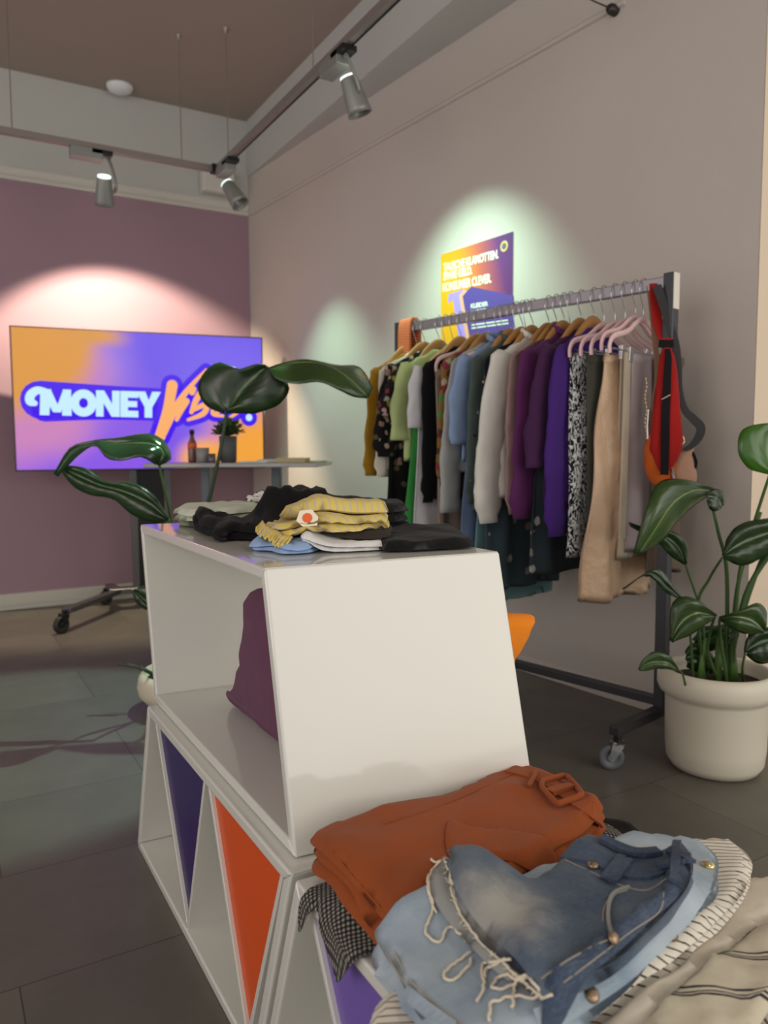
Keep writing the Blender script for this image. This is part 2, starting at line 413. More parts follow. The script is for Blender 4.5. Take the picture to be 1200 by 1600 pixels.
spot('spot_light', (1.50, 3.08, 2.64), (.22, 3.05, 0), 38, .3, 190, (.62, 1.0, .80), .015)  # added spot without a fixture, throws the leaf shadows on the left floor
spot('spot_light', (1.57, .2, 2.6), (.75, 1.2, .6), 70, .8, 20, (1.0, .86, .66), .03)

# ------------------------------------------------------------------ white stacked display units
t = NT('white_lacquer'); t.set(Roughness=.3); t.b.inputs['Base Color'].default_value = lin((214, 214, 206)); t.b.inputs['Coat Weight'].default_value = .8; t.b.inputs['Coat Roughness'].default_value = .06
co = t.n('ShaderNodeTexCoord'); nn = noise_node(t, 3, 2, co.outputs['Object']); bump(t, nn.outputs[0], .04, .01)
m_lac = t.m
m_purp = mat('purple_panel', (44, 24, 88), .45, 0, .1); m_or = mat('orange_panel', (208, 78, 16), .45, 0, .1); m_lav = mat('lavender_panel', (112, 88, 168), .45, 0, .1)
def inset(Q, th):
    n = len(Q); L = []
    for i in range(n):
        a, b = Vector(Q[i]), Vector(Q[(i+1) % n]); d = (b-a).normalized(); nrm = Vector((-d.y, d.x)); L.append((a+nrm*th, d))
    out = []
    for i in range(n):
        (p, d), (q, e) = L[i-1], L[i]
        cr = d.x*e.y-d.y*e.x; s = ((q.x-p.x)*e.y-(q.y-p.y)*e.x)/cr; out.append(p+d*s)
    return out
def unit(name, label, Q, x0, x1, skew, th, tris, cols, names=('bottom_panel', 'near_panel', 'top_panel', 'far_panel')):
    """Q: profile (Y,z) near-bottom, ... counter-clockwise seen from +X... extruded from x0 to x1"""
    A = thing(name, label, 'display unit', (x0, Q[0][0], min(q[1] for q in Q)), 'stacked white display units')
    I = inset(Q, th)
    def p3(v, x): return Vector((x, v[0]+skew*(x-x0), v[1]))
    for i in range(4):
        j = (i+1) % 4
        MB().hexa(p3(Q[i], x0), p3(Q[j], x0), p3(I[j], x0), p3(I[i], x0), p3(Q[i], x1), p3(Q[j], x1), p3(I[j], x1), p3(I[i], x1)).build(names[i], m_lac, A, bev=.004)
    for (a, b_, c), cm in zip(tris, cols):
        # inverted triangular pocket: two thin dividers and a coloured closing panel
        tri = [Vector(a), Vector(b_), Vector(c)]
        xs, xe = x0+.012, x1-.012
        for u, v in ((0, 2), (1, 2)):
            d = (tri[v]-tri[u]).normalized(); nrm = Vector((-d.y, d.x))*.005
            q4 = [tri[u]-nrm, tri[v]-nrm, tri[v]+nrm, tri[u]+nrm]
            MB().hexa(*[p3(q, x0+.004) for q in q4], *[p3(q, xe) for q in q4]).build('divider', m_lac, A, bev=.0015)
        c0 = (tri[0]+tri[1]+tri[2])/3
        for xx, nm in ((xs, 'front_triangle'), (x1-.02, 'back_triangle')):
            q3 = [c0+(q-c0)*.985 for q in tri]
            MB().prism([p3(q, xx) for q in q3], (0, 0, 0), (.008, 0, 0)).build(nm, cm, A)
    return A
# profile order: near bottom, far bottom, far top, near top  (Y, z)
unit('display_unit', 'low white display unit with purple and orange triangles under the tall open box',
     [(1.165, 0), (2.035, 0), (1.87, .43), (1.0, .43)], .425, .865, -.05, .022,
     [((1.812, .408), (1.43, .408), (1.58, .022)), ((1.405, .408), (1.045, .408), (1.215, .022))], [m_purp, m_or])
unit('display_unit', 'low white display unit with lavender triangle under the pile of denim',
     [(.29, 0), (1.148, 0), (.985, .43), (.13, .43)], .425, .865, -.05, .022,
     [((.945, .408), (.56, .408), (.715, .022)), ((.535, .408), (.18, .408), (.34, .022))], [m_lav, m_or])
unit('display_unit', 'tall white open box set on top of the lower display unit',
     [(1.035, .432), (1.885, .432), (1.985, .862), (1.14, .862)], .447, .887, -.095, .02, [], [])

# ------------------------------------------------------------------ television on a wheeled stand
tvn = Vector((math.sin(math.radians(9)), math.cos(math.radians(9)), 0)); tvr = Vector((tvn.y, -tvn.x, 0))
TVC = Vector((1.3, 5.1, 0))
def TP(px, py, off=0.): return PP(px, py, TVC-tvn*off, tvn)
TL = TP(14, 509); WID = 1.552; HT = .885
def tv(u, v, off=0.): return Vector((TL.x, TL.y, 1.806-HT))+tvr*u+Vector((0, 0, v))-tvn*off
def tvuv(px, py):
    p = TP(px, py); return (p-Vector((TL.x, TL.y, 0))).dot(tvr), p.z-(1.806-HT)
TVT = thing('television', 'large flat television on wheeled stand showing an orange and purple logo', 'television', tv(.8, 0)-Vector((0, 0, 1.806-HT)))
m_bez = mat('bezel', (46, 40, 46), .35, .2)
MB().hexa(tv(0, 0, -.045), tv(WID, 0, -.045), tv(WID, 0, 0), tv(0, 0, 0), tv(0, HT, -.045), tv(WID, HT, -.045), tv(WID, HT, 0), tv(0, HT, 0)).build('casing', m_bez, TVT, bev=.003)
t = NT('screen_picture'); t.b.inputs['Base Color'].default_value = (.01, .01, .01, 1); t.set(Roughness=.2)
co = t.n('ShaderNodeTexCoord'); nn = noise_node(t, 2.2, 1, co.outputs['UV'])
ad = t.n('ShaderNodeVectorMath', operation='MULTIPLY_ADD'); t.l(nn.outputs[1], ad.inputs[0]); ad.inputs[1].default_value = (.22, .22, 0); t.l(co.outputs['UV'], ad.inputs[2])
def dist(c, r0, r1, sx=1., sy=1.):
    mpp = t.n('ShaderNodeMapping'); mpp.inputs['Location'].default_value = (-c[0]*sx, -c[1]*sy, 0); mpp.inputs['Scale'].default_value = (sx, sy, 1); t.l(ad.outputs[0], mpp.inputs[0])
    ln = t.n('ShaderNodeVectorMath', operation='LENGTH'); t.l(mpp.outputs[0], ln.inputs[0])
    mr = t.n('ShaderNodeMapRange', interpolation_type='SMOOTHSTEP'); mr.inputs[1].default_value = r0; mr.inputs[2].default_value = r1; mr.inputs[3].default_value = 1; mr.inputs[4].default_value = 0
    t.l(ln.outputs[1], mr.inputs[0]); return mr.outputs[0]
def mixc(f, a, bcol):
    x = t.n('ShaderNodeMix', data_type='RGBA'); t.l(f, x.inputs[0])
    if isinstance(a, tuple): x.inputs[6].default_value = a
    else: t.l(a, x.inputs[6])
    x.inputs[7].default_value = bcol; return x.outputs[2]
o_ = mixc(dist((.35, .1), .3, .95, .8, 1.), lin((100, 72, 236)), lin((140, 84, 236)))
o_ = mixc(dist((.50, .78), .05, .5), o_, lin((160, 122, 226)))
o_ = mixc(dist((.16, .62), .3, .62), o_, lin((206, 130, 190)))
o_ = mixc(dist((.12, .95), .35, .52, 1., .9), o_, lin((224, 152, 60)))
o_ = mixc(dist((.56, .98), .02, .12, .4, 1.), o_, lin((220, 150, 66)))
o_ = mixc(dist((1.66, .12), .38, .62, 1., 1.), o_, lin((206, 130, 180)))
o_ = mixc(dist((1.66, .06), .28, .50, 1., 1.), o_, lin((250, 168, 62)))
o_ = mixc(dist((1.25, .16), .12, .24, 1., 1.), o_, lin((250, 168, 70)))
t.l(o_, t.b.inputs['Emission Color']); t.b.inputs['Emission Strength'].default_value = .92
bw = .009
SC = mesh('screen', [tv(bw, bw, .001), tv(WID-bw, bw, .001), tv(WID-bw, HT-bw, .001), tv(bw, HT-bw, .001)], [(0, 1, 2, 3)], t.m, TVT, uv=[(0, 0), (WID, 0), (WID, HT), (0, HT)])
e_vio = emis('logo_violet', (66, 8, 238), .95); e_wh = emis('logo_white', (196, 236, 255), 1.0); e_or = emis('logo_orange', (255, 178, 108), .95)
def capsule(mb, pts, rads, off):
    """thick rounded stroke on the screen plane, pts in pixels of the photo frame"""
    P = [Vector(tvuv(*p)) for p in pts]; P = [Vector((a.x, a.y, r)) for a, r in zip(P, rads)]
    P = catmull(P, 6) if len(P) > 2 else [P[0].lerp(P[1], i/8) for i in range(9)]
    for a in P:                       # overlapping discs plus quads, each disc a hair deeper to avoid z-fighting
        n = 20
    V = []; Fc = []
    L = []; R = []
    for i, a in enumerate(P):
        d = (P[min(i+1, len(P)-1)]-P[max(i-1, 0)]); d = Vector((d.x, d.y)).normalized(); nrm = Vector((-d.y, d.x))
        L.append(Vector((a.x, a.y))+nrm*a.z); R.append(Vector((a.x, a.y))-nrm*a.z)
    def capp(a, d0, s):
        out = []
        d0 = Vector((d0.x, d0.y)).normalized(); nrm = Vector((-d0.y, d0.x))
        for k in range(1, 8):
            th = math.pi*k/8; out.append(Vector((a.x, a.y))+(nrm*math.cos(th)+d0*s*math.sin(th))*a.z)
        return out
    for i in range(len(P)-1):
        b0 = len(V); V += [tv(q.x, q.y, off) for q in (L[i], R[i], R[i+1], L[i+1])]; Fc.append((b0, b0+1, b0+2, b0+3))
    for a, d0, s, l_, r_ in ((P[-1], P[-1]-P[-2], 1, L[-1], R[-1]), (P[0], P[1]-P[0], -1, L[0], R[0])):
        pts_ = [l_]+capp(a, d0, s)+[r_]; b0 = len(V); V += [tv(q.x, q.y, off) for q in pts_]; Fc.append(tuple(range(b0, b0+len(pts_))))
    mb.add(V, Fc)
def text_mesh(txt, size, offset, shear=0., spacing=1.):
    cu = bpy.data.curves.new('lettering', 'FONT'); cu.body = txt; cu.size = size; cu.offset = offset; cu.shear = shear; cu.space_character = spacing; cu.resolution_u = 3
    o = bpy.data.objects.new('lettering', cu); me = bpy.data.meshes.new_from_object(o)
    V = [v.co.copy() for v in me.vertices]; Fc = [tuple(p.vertices) for p in me.polygons]
    bpy.data.objects.remove(o); bpy.data.curves.remove(cu); bpy.data.meshes.remove(me); return V, Fc
def fit_text(txt, corners, to3, offset=.02, shear=0., spacing=1.):
    """place text in a quad given by lower-left, lower-right, upper-left points of a 2D frame"""
    V, Fc = text_mesh(txt, 1., offset, shear, spacing)
    xs = [v.x for v in V]; ys = [v.y for v in V]; x0, x1, y0, y1 = min(xs), max(xs), min(ys), max(ys)
    a, b_, c = [Vector(q) for q in corners]
    return [to3(a+(b_-a)*((v.x-x0)/(x1-x0))+(c-a)*((v.y-y0)/(y1-y0))) for v in V], Fc
bk = MB()
capsule(bk, [(64, 625), (180, 629), (250, 631)], [.118, .105, .10], .0015)
capsule(bk, [(70, 640), (160, 641), (240, 643)], [.075, .06, .06], .0015)
V1 = [[(269, 602), (262, 640), (250, 682)], [.035, .032, .034]]
V2 = [[(252, 678), (285, 620), (322, 577)], [.032, .02, .006]]
I1 = [[(291, 627), (283, 640), (276, 656)], [.022, .02, .012]]; I2 = [[(302, 608), (300, 613)], [.02, .02]]
B1 = [[(326, 596), (308, 622), (299, 644)], [.018, .02, .014]]; B2 = [[(303, 640), (322, 632), (318, 646), (294, 656)], [.014, .018, .018, .01]]
E1 = [[(338, 646), (350, 632), (340, 628), (332, 646), (348, 650)], [.012, .013, .013, .013, .01]]
S1 = [[(372, 626), (362, 634), (372, 642), (360, 652)], [.012, .013, .013, .01]]
X1 = [[(394, 622), (391, 640)], [.02, .012]]
for st_ in (V1, V2, I1, I2, B1, B2, E1, S1, X1, [[(389, 652), (389, 653)], [.022, .022]]): capsule(bk, st_[0], [r+.034 for r in st_[1]], .0016)
bk.build('logo_backing', e_vio, SC)
def glyph(nm, polys, x0, x1):
    """heavy capital drawn as polygons in a unit box between photo columns x0 and x1"""
    mb = MB()
    for pl in polys:
        P = []
        for u_, v_ in pl:
            x = x0+(x1-x0)*u_; yt = 607.5+(x-60)*.026; yb = 648.5+(x-60)*.024
            P.append(tv(*tvuv(x, yb+(yt-yb)*v_), .003))
        mb.add(P, [tuple(range(len(P)))])
    return mb.build(nm, e_wh, SC)
glyph('logo_letter', [[(0, 0), (.30, 0), (.36, 1), (.02, 1)], [(.02, 1), (.34, 1), (.56, .42), (.56, .12), (.42, .12)], [(.56, .42), (.74, 1), (.98, 1), (.66, .12), (.56, .12)], [(.70, 0), (1, 0), (.98, 1), (.72, 1)]], 62, 112)
N_ = 28; ring = [(.5+.5*math.cos(2*math.pi*i/N_), .5+.52*math.sin(2*math.pi*i/N_)) for i in range(N_)]; rin = [(.5+.17*math.cos(2*math.pi*i/N_), .5+.19*math.sin(2*math.pi*i/N_)) for i in range(N_)]
glyph('logo_letter', [[ring[i], ring[(i+1) % N_], rin[(i+1) % N_], rin[i]] for i in range(N_)], 110, 151)
glyph('logo_letter', [[(0, 0), (.32, 0), (.32, 1), (0, 1)], [(0, 1), (.34, 1), (1, 0), (.66, 0)], [(.68, 0), (1, 0), (1, 1), (.68, 1)]], 150, 187)
glyph('logo_letter', [[(0, 0), (.42, 0), (.42, 1), (0, 1)], [(.4, 0), (1, 0), (1, .25), (.4, .25)], [(.4, .39), (.94, .39), (.94, .62), (.4, .62)], [(.4, .75), (1, .75), (1, 1), (.4, 1)]], 188, 216)
glyph('logo_letter', [[(.33, 0), (.66, 0), (.66, .5), (.33, .5)], [(-.04, 1), (.36, 1), (.62, .42), (.36, .36)], [(.66, 1), (1.04, 1), (.64, .36), (.40, .42)]], 214, 250)
lo = MB(); capsule(lo, [(70, 611.5), (58, 610), (48, 617), (47, 627), (54, 630)], [.020, .024, .026, .026, .018], .0032)
lo.build('logo_swirl', e_wh, SC)
for g_ in ((V1, V2), (I1, I2), (B1, B2), (E1,), (S1,)):
    ls = MB()
    for st_ in g_: capsule(ls, st_[0], st_[1], .0035)
    ls.build('script_letter', e_or, SC)
lx = MB(); capsule(lx, X1[0], X1[1], .0036); capsule(lx, [(389, 652), (389, 653)], [.022, .022], .0036); lx.build('logo_exclamation_mark', e_wh, SC)
# stand: double column, base with three visible casters
m_st = mat('stand_grey', (96, 96, 98), .35, .7); m_dk = mat('stand_dark', (26, 26, 28), .4, .3)
cb = tv(.80, 0, -.06); cx, cy = cb.x, cb.y
def tvb(u0, u1, o0, o1, z0, z1, nm, mm, bev=0.):
    P = [Vector((cx, cy, 0))+tvr*a-tvn*o for a, o in ((u0, o0), (u1, o0), (u1, o1), (u0, o1))]
    return MB().hexa(*[p+Vector((0, 0, z0)) for p in P], *[p+Vector((0, 0, z1)) for p in P]).build(nm, mm, TVT, bev=bev)
tvb(-.13, -.085, -.04, .02, .13, 1.5, 'column', m_st, .004); tvb(.085, .13, -.04, .02, .13, 1.5, 'column', m_st, .004)
tvb(-.085, .085, -.03, .0, .13, 1.5, 'column_cover', m_dk); tvb(-.3, .3, -.02, .01, 1.2, 1.5, 'mounting_plate', m_dk)
tvb(-.28, .28, -.06, .04, .11, .145, 'base_bar', m_st, .006)
def caster(c, r, parent, fork, wheel, hub, yaw=0., wd=.022):
    R = Matrix.Rotation(yaw, 3, 'Z') @ Matrix.Rotation(math.pi/2, 3, 'X')
    c = Vector(c)
    w_ = MB().lathe([(0, -wd*.4), (r*.55, -wd*.4), (r*.6, -wd*.5), (r*.93, -wd*.5), (r, -wd*.3), (r, wd*.3), (r*.93, wd*.5), (r*.6, wd*.5), (r*.55, wd*.4), (0, wd*.4)], 36, R, c).build('caster_wheel', wheel, parent, smooth=True)
    MB().lathe([(0, -wd*.62), (r*.28, -wd*.62), (r*.3, -wd*.4), (r*.3, wd*.4), (r*.28, wd*.62), (0, wd*.62)], 24, R, c).build('wheel_hub', hub, w_, smooth=True)
    f = MB()
    for s in (-1, 1):
        o0 = R @ Vector((0, 0, s*(wd*.75)))
        d = Matrix.Rotation(yaw, 3, 'Z') @ Vector((r*.5, 0, 0))
        f.ribbon([c+o0, c+o0+d*.5+Vector((0, 0, r*.6)), c+o0*.9+d+Vector((0, 0, r*1.15))], R @ Vector((0, 0, 1)), [r*.5, r*.75, r*.9], .003)
    dd = Matrix.Rotation(yaw, 3, 'Z') @ Vector((r*.5, 0, 0))
    f.lathe([(r*.6, r*1.1), (r*.6, r*1.18), (r*.25, r*1.25), (r*.25, r*1.6)], 20, None, c+dd)
    f.build('caster_fork', fork, w_)
    return c+dd+Vector((0, 0, r*1.6))
for (x, y) in ((.60, 4.70), (.98, 5.42), (1.45, 4.58), (1.72, 5.33)):
    caster((x, y, .05), .05, TVT, m_dk, mat('caster_dark', (34, 40, 38), .5), m_dk, .6, .03)
    e = Vector((x+.03, y+.02, .125))
    s0 = Vector((cx, cy, .125))+tvr*(-.22 if x < 1.2 else .22)
    MB().ribbon([s0, e], Vector((0, 0, 1)), .06, .03).build('base_leg', m_st, TVT, bev=.004)

# ------------------------------------------------------------------ high table before the television
D = 4.0
tc = PD(377, 722, D); tz = tc.z
def tdir(a): return Vector((math.cos(a), math.sin(a), 0))
ta = -_y - math.radians(4); tx = tdir(ta); ty = Vector((-tx.y, tx.x, 0))
TB = thing('standing_table', 'slim grey high table with two legs in front of television', 'table', (tc.x, tc.y, 0))
def tbx(x0, x1, y0, y1, z0, z1, nm, mm, bev=0.):
    P = [Vector((tc.x, tc.y, 0))+tx*a+ty*o for a, o in ((x0, y0), (x1, y0), (x1, y1), (x0, y1))]
    return MB().hexa(*[p+Vector((0, 0, z0)) for p in P], *[p+Vector((0, 0, z1)) for p in P]).build(nm, mm, TB, bev=bev)
tbx(-.42, .44, -.26, .26, tz-.022, tz, 'tabletop', mat('table_grey', (150, 150, 148), .25, 0, .4), .004)
for s in (-.185, .185):
    tbx(s-.022, s+.022, -.03, .03, .03, tz-.022, 'leg', mat('table_leg', (84, 90, 96), .4, .5), .003)
    tbx(s-.03, s+.03, -.25, .25, 0.0, .03, 'foot', m_st, .003)
def ont(px, dy=0.):
    d = ray(px, 722); b0 = Vector((tc.x, tc.y, 0))+ty*dy
    q = PP(px, 722, b0+Vector((0, 0, 1)), ty); return Vector((q.x, q.y, tz))
def plantball(c, r, n, leafm, parent, seed, hh=1., size=.02):
    rnd = random.Random(seed); mb = MB()
    for i in range(n):
        a = rnd.uniform(0, 6.283); e = rnd.uniform(-.1, 1.4); rr = r*rnd.uniform(.45, 1)
        d = Vector((math.cos(a)*math.cos(e), math.sin(a)*math.cos(e), math.sin(e)*hh)); p = c+d*rr
        sz = size*rnd.uniform(.7, 1.3); s1 = d.cross(Vector((rnd.uniform(-1, 1), rnd.uniform(-1, 1), 1))).normalized()*sz*.5
        mb.add([p-d*sz*.3, p+s1+d*sz*.3, p+d*sz*1.2, p-s1+d*sz*.3], [(0, 1, 2, 3)])
        mb.tube([c-Vector((0, 0, r*.2)), p], .0012, 4, cap=False)
    return mb.build('foliage', leafm, parent)
m_leafs = mat('small_leaf', (74, 104, 56), .5, var=.3)
c = ont(357); PT = thing('potted_plant', 'small bushy plant in dark grey pot on the high table', 'plant', c)
MB().lathe([(0, 0), (.034, 0), (.042, .005), (.046, .135), (.041, .135), (.039, .12), (0, .12)], 32, None, c).build('pot', mat('dark_grey_pot', (84, 88, 90), .6), PT, smooth=True)
plantball(c+Vector((0, 0, .15)), .075, 260, m_leafs, PT, 3, .9)
c = ont(301, .05); BT = thing('bottle', 'small bottle with orange label on the high table', 'bottle', c)
MB().lathe([(0, 0), (.021, 0), (.023, .01), (.023, .1), (.012, .125), (.009, .15), (0, .15)], 24, None, c).build('bottle_body', mat('bottle_glass', (120, 84, 74), .2, 0, .3), BT, smooth=True)
MB().lathe([(.0236, .07), (.0236, .1)], 24, None, c).build('bottle_label', mat('orange_label', (232, 104, 60), .6), BT, smooth=True)
MB().lathe([(.0105, .146), (.0125, .146), (.0125, .17), (0, .17)], 20, None, c).build('bottle_cap', m_dk, BT, smooth=True)
c = ont(317, -.03); o = MB().lathe([(0, 0), (.026, 0), (.03, .004), (.034, .075), (.031, .075), (.027, .01), (0, .008)], 28, None, c).build('cup', mat('grey_ceramic', (150, 150, 148), .5), smooth=True)
tagit(rebase(o, c), 'plain pale grey cup beside the bottle on the high table', 'cup')
c = ont(331, -.08); o = MB().lathe([(0, 0), (.018, 0), (.02, .004), (.02, .045), (.018, .045), (.017, .006), (0, .006)], 24, None, c).build('candle_holder', mat('dark_glass', (92, 84, 96), .2, 0, .5), smooth=True)
tagit(rebase(o, c), 'tiny dark candle glass between grey cup and grey pot', 'candle holder')
rnd = random.Random(4)
for i, px in enumerate((402, 430, 458, 484)):
    c = ont(px, -.1+.06*(i % 2)); a = rnd.uniform(-.4, .4); h = .006+.008*(i % 3)
    R = Matrix.Rotation(ta+a, 3, 'Z')
    P = [c+R @ Vector(q) for q in ((-.075, -.05, 0), (.075, -.05, 0), (.075, .05, 0), (-.075, .05, 0))]
    o = MB().hexa(*P, *[p+Vector((0, 0, h)) for p in P]).build('brochure', mat('paper_%d' % i, [(224, 230, 228), (205, 210, 205), (196, 186, 140), (180, 200, 160)][i], .7), bev=.001)
    tagit(rebase(o, c), ['white open brochure nearest the television on the high table', 'pale grey brochure lying next to white one on high table', 'ochre brochure in the row of leaflets on high table', 'pale green brochure at the right end of the high table'][i], 'brochure', 'brochures on the high table')

# ------------------------------------------------------------------ poster on the right wall
pTL = PP(690, 398, WP, WN); pTR = PP(803, 362, WP, WN)
pu = Vector((-WN.y, WN.x, 0)); pu = -pu   # towards the camera side
PW = (Vector((pTR.x, pTR.y, 0))-Vector((pTL.x, pTL.y, 0))).length; PH = PW*1.41
def po(u, v, off=.0): return Vector((pTL.x, pTL.y, 2.047))+pu*u*PW-Vector((0, 0, v*PW))-WN*(.004+off)
def puv(px, py):
    p = PP(px, py, WP, WN); return (Vector((p.x, p.y, 0))-Vector((pTL.x, pTL.y, 0))).dot(pu)/PW, (2.047-p.z)/PW
PO = thing('poster', 'orange and purple poster on wall behind the clothes rack', 'poster', po(.5, 1.41))
t = NT('poster_print'); t.set(Roughness=.5); co = t.n('ShaderNodeTexCoord'); sp = t.n('ShaderNodeSeparateXYZ'); t.l(co.outputs['UV'], sp.inputs[0])
ma = t.n('ShaderNodeMath', operation='MULTIPLY_ADD'); t.l(sp.outputs[1], ma.inputs[0]); ma.inputs[1].default_value = -.28; t.l(sp.outputs[0], ma.inputs[2])
r = ramp(t, ma.outputs[0], [(.0, lin((246, 178, 20))), (.28, lin((236, 150, 40))), (.5, lin((196, 100, 80))), (.78, lin((108, 52, 118))), (1., lin((84, 40, 110)))]); t.l(r.outputs[0], t.b.inputs['Base Color'])
MB().hexa(po(0, 1.41, -.003), po(1, 1.41, -.003), po(1, 1.41), po(0, 1.41), po(0, 0, -.003), po(1, 0, -.003), po(1, 0), po(0, 0)).build('sheet_edge', mat('paper_white', (230, 228, 220), .7), PO)
SH = mesh('printed_sheet', [po(0, 1.41, .0004), po(1, 1.41, .0004), po(1, 0, .0004), po(0, 0, .0004)], [(0, 1, 2, 3)], t.m, PO, uv=[(0, 1.41), (1, 1.41), (1, 0), (0, 0)])
def ppoly(pts, nm, mm, off):
    P = [po(*puv(*q), off) for q in pts]; mesh(nm, P, [tuple(range(len(P)))], mm, SH)
m_ink = mat('ink_white', (238, 240, 226), .6)
ppoly([(738, 448), (803, 462), (803, 560), (738, 584), (721, 463)], 'violet_shape', mat('ink_violet', (92, 74, 158), .5), .0008)
ppoly([(702, 460), (727, 452), (721, 462), (739, 584), (726, 588), (709, 468), (701, 474)], 'lilac_arrow', mat('ink_lilac', (176, 150, 244), .5), .0012)
ppoly([(727, 452), (731, 455), (724, 463), (744, 582), (737, 584), (719, 462)], 'orange_line', mat('ink_orange', (244, 176, 140), .5), .0014)
pt_ = MB()
for txt, ll, lr, ul in (('TAUSCHE KLAMOTTEN.', (694, 422), (780, 401), (694, 411)), ('SPARE GELD.', (694, 439), (739, 429), (694, 426)), ('KONSUMIER CLEVER.', (693, 457), (769, 442), (693, 443)), ('KLEIDER', (737, 482), (764, 478), (737, 475)), ('& MEHR', (737, 490), (763, 486), (737, 485))):
    if txt.startswith('TAU'): ll, lr, ul = (694, 425), (780, 404), (694, 412)
    V, Fc = fit_text(txt, [puv(*ll), puv(*lr), puv(*ul)], lambda q: po(q.x, q.y, .0016), .035, 0, .95); MB().add(V, Fc).build('poster_lettering', m_ink, SH)
bb = MB()
for y0_, y1_ in ((507, 499), (512, 504)):
    P = [po(*puv(*q), .0016) for q in ((738, y0_), (796, y1_), (796, y1_+2.2), (738, y0_+2.2))]; bb.add(P, [(0, 1, 2, 3)])
bb.build('poster_small_print', m_ink, SH)
u0, v0 = puv(789, 385); V = [po(u0+math.cos(k/24*6.283)*.048, v0+math.sin(k/24*6.283)*.048, .0016) for k in range(24)]
mesh('poster_badge', V, [tuple(range(24))], mat('ink_badge', (206, 190, 120), .5), SH)
V = [po(u0+math.cos(k/24*6.283)*.028, v0+math.sin(k/24*6.283)*.028, .002) for k in range(24)]
mesh('poster_badge_centre', V, [tuple(range(24))], mat('ink_badge2', (128, 84, 120), .5), SH)
# ------------------------------------------------------------------ clothes rack
RO = Vector((2.16, 1.785, 0)); RE = (Vector((1.907, 3.05, 0))-RO).normalized(); RP = Vector((-RE.y, RE.x, 0))
RLEN = 1.32; RZ = 1.60
def RL(w, s, z): return RO+RP*w+RE*s+Vector((0, 0, z))
m_rack = mat('rack_steel', (158, 152, 158), .28, .75); m_rackd = mat('rack_dark', (72, 72, 76), .35, .6); m_cap = mat('rack_cap', (235, 228, 216), .5)
RK = thing('clothes_rack', 'long grey steel clothes rack on casters standing by the wall', 'clothes rack', RO)
def rbox(w0, w1, s0, s1, z0, z1, nm, mm, par=None, bev=.003):
    P = [RL(w0, s0, 0), RL(w0, s1, 0), RL(w1, s1, 0), RL(w1, s0, 0)]
    return MB().hexa(*[p+Vector((0, 0, z0)) for p in P], *[p+Vector((0, 0, z1)) for p in P]).build(nm, mm, par or RK, bev=bev)
rbox(-.016, .016, .0, RLEN, 1.58, 1.62, 'rail', m_rack)
rbox(-.019, .019, -.022, .016, .14, 1.63, 'post', m_rackd); rbox(-.019, .019, RLEN-.01, RLEN+.028, .14, 1.63, 'post', m_rackd)
rbox(-.0185, .0185, -.0235, -.0215, 1.51, 1.628, 'label_plate', m_cap, bev=0)
rbox(-.016, .016, .0, RLEN, .150, .182, 'lower_bar', m_rackd)
for s in (-.004, RLEN+.01):
    rbox(-.26, .30, s-.018, s+.018, .118, .150, 'foot_bar', m_rackd)
    for w_ in (.275, -.235):
        yw = -.55; p = RL(w_, s, .042)-Vector((math.cos(yw)*.021, math.sin(yw)*.021, 0))
        caster(p, .042, RK, mat('zinc', (170, 172, 174), .25, .9), mat('caster_tyre', (92, 98, 102), .5), mat('caster_hub', (150, 158, 164), .4), yw, .024)
        q = RL(w_, s, 0)
        MB().tube([q+Vector((.0, 0, .075)), q+Vector((0, 0, .12))], .013, 12).build('caster_socket', m_black, RK)
# ---- hangers
m_wood = mat('hanger_wood', (176, 128, 72), .45, var=.15); m_pink = mat('hanger_pink', (232, 196, 196), .7); m_wire = mat('hook_wire', (200, 200, 204), .2, .95)
def hook(s, z0, par):
    MB().tube(catmull([RL(0, s, z0), RL(0, s, z0+.03), RL(.024, s, 1.575), RL(.026, s, 1.60), RL(.012, s, 1.626), RL(-.012, s, 1.626), RL(-.026, s, 1.602)], 4), .0019, 6).build('hook', m_wire, par, smooth=True)
def hanger_wood(s, zs, label):
    H = thing('wooden_hanger', label, 'hanger', RL(0, s, zs+.04), 'hangers on the clothes rack')
    pts = catmull([RL(-.19, s, zs-.035), RL(-.14, s, zs-.005), RL(-.07, s, zs+.062), RL(0, s, zs+.10), RL(.07, s, zs+.062), RL(.14, s, zs-.005), RL(.19, s, zs-.035)], 5)
    n = len(pts)
    MB().tube(pts, [.012+.012*math.sin(math.pi*i/(n-1)) for i in range(n)], 10, flat=.35, upv=(0, 0, 1)).build('hanger_body', m_wood, H, smooth=True)
    hook(s, zs+.10, H); return H
def hanger_pink(s, zs, label, clips=.13):
    H = thing('pink_hanger', label, 'hanger', RL(0, s, zs+.04), 'hangers on the clothes rack')
    pts = catmull([RL(-.205, s, zs-.05), RL(-.205, s, zs-.02), RL(-.18, s, zs+.008), RL(-.10, s, zs+.03), RL(-.04, s, zs+.066), RL(0, s, zs+.08), RL(.04, s, zs+.066), RL(.10, s, zs+.03), RL(.18, s, zs+.008), RL(.205, s, zs-.02), RL(.205, s, zs-.05)], 5)
    MB().tube(pts, .0105, 10, flat=.55).build('hanger_body', m_pink, H, smooth=True)
    MB().tube([RL(-.2, s, zs-.035), RL(.2, s, zs-.035)], .002, 6).build('crossbar', m_wire, H)
    for c_ in (-clips, clips):
        MB().hexa(*[RL(c_+a, s+b_, zs-.07) for a, b_ in ((-.011, -.006), (.011, -.006), (.011, .006), (-.011, .006))], *[RL(c_+a, s+b_, zs-.02) for a, b_ in ((-.011, -.009), (.011, -.009), (.011, .009), (-.011, .009))]).build('clip', m_wire, H, bev=.002)
    hook(s, zs+.085, H); return H
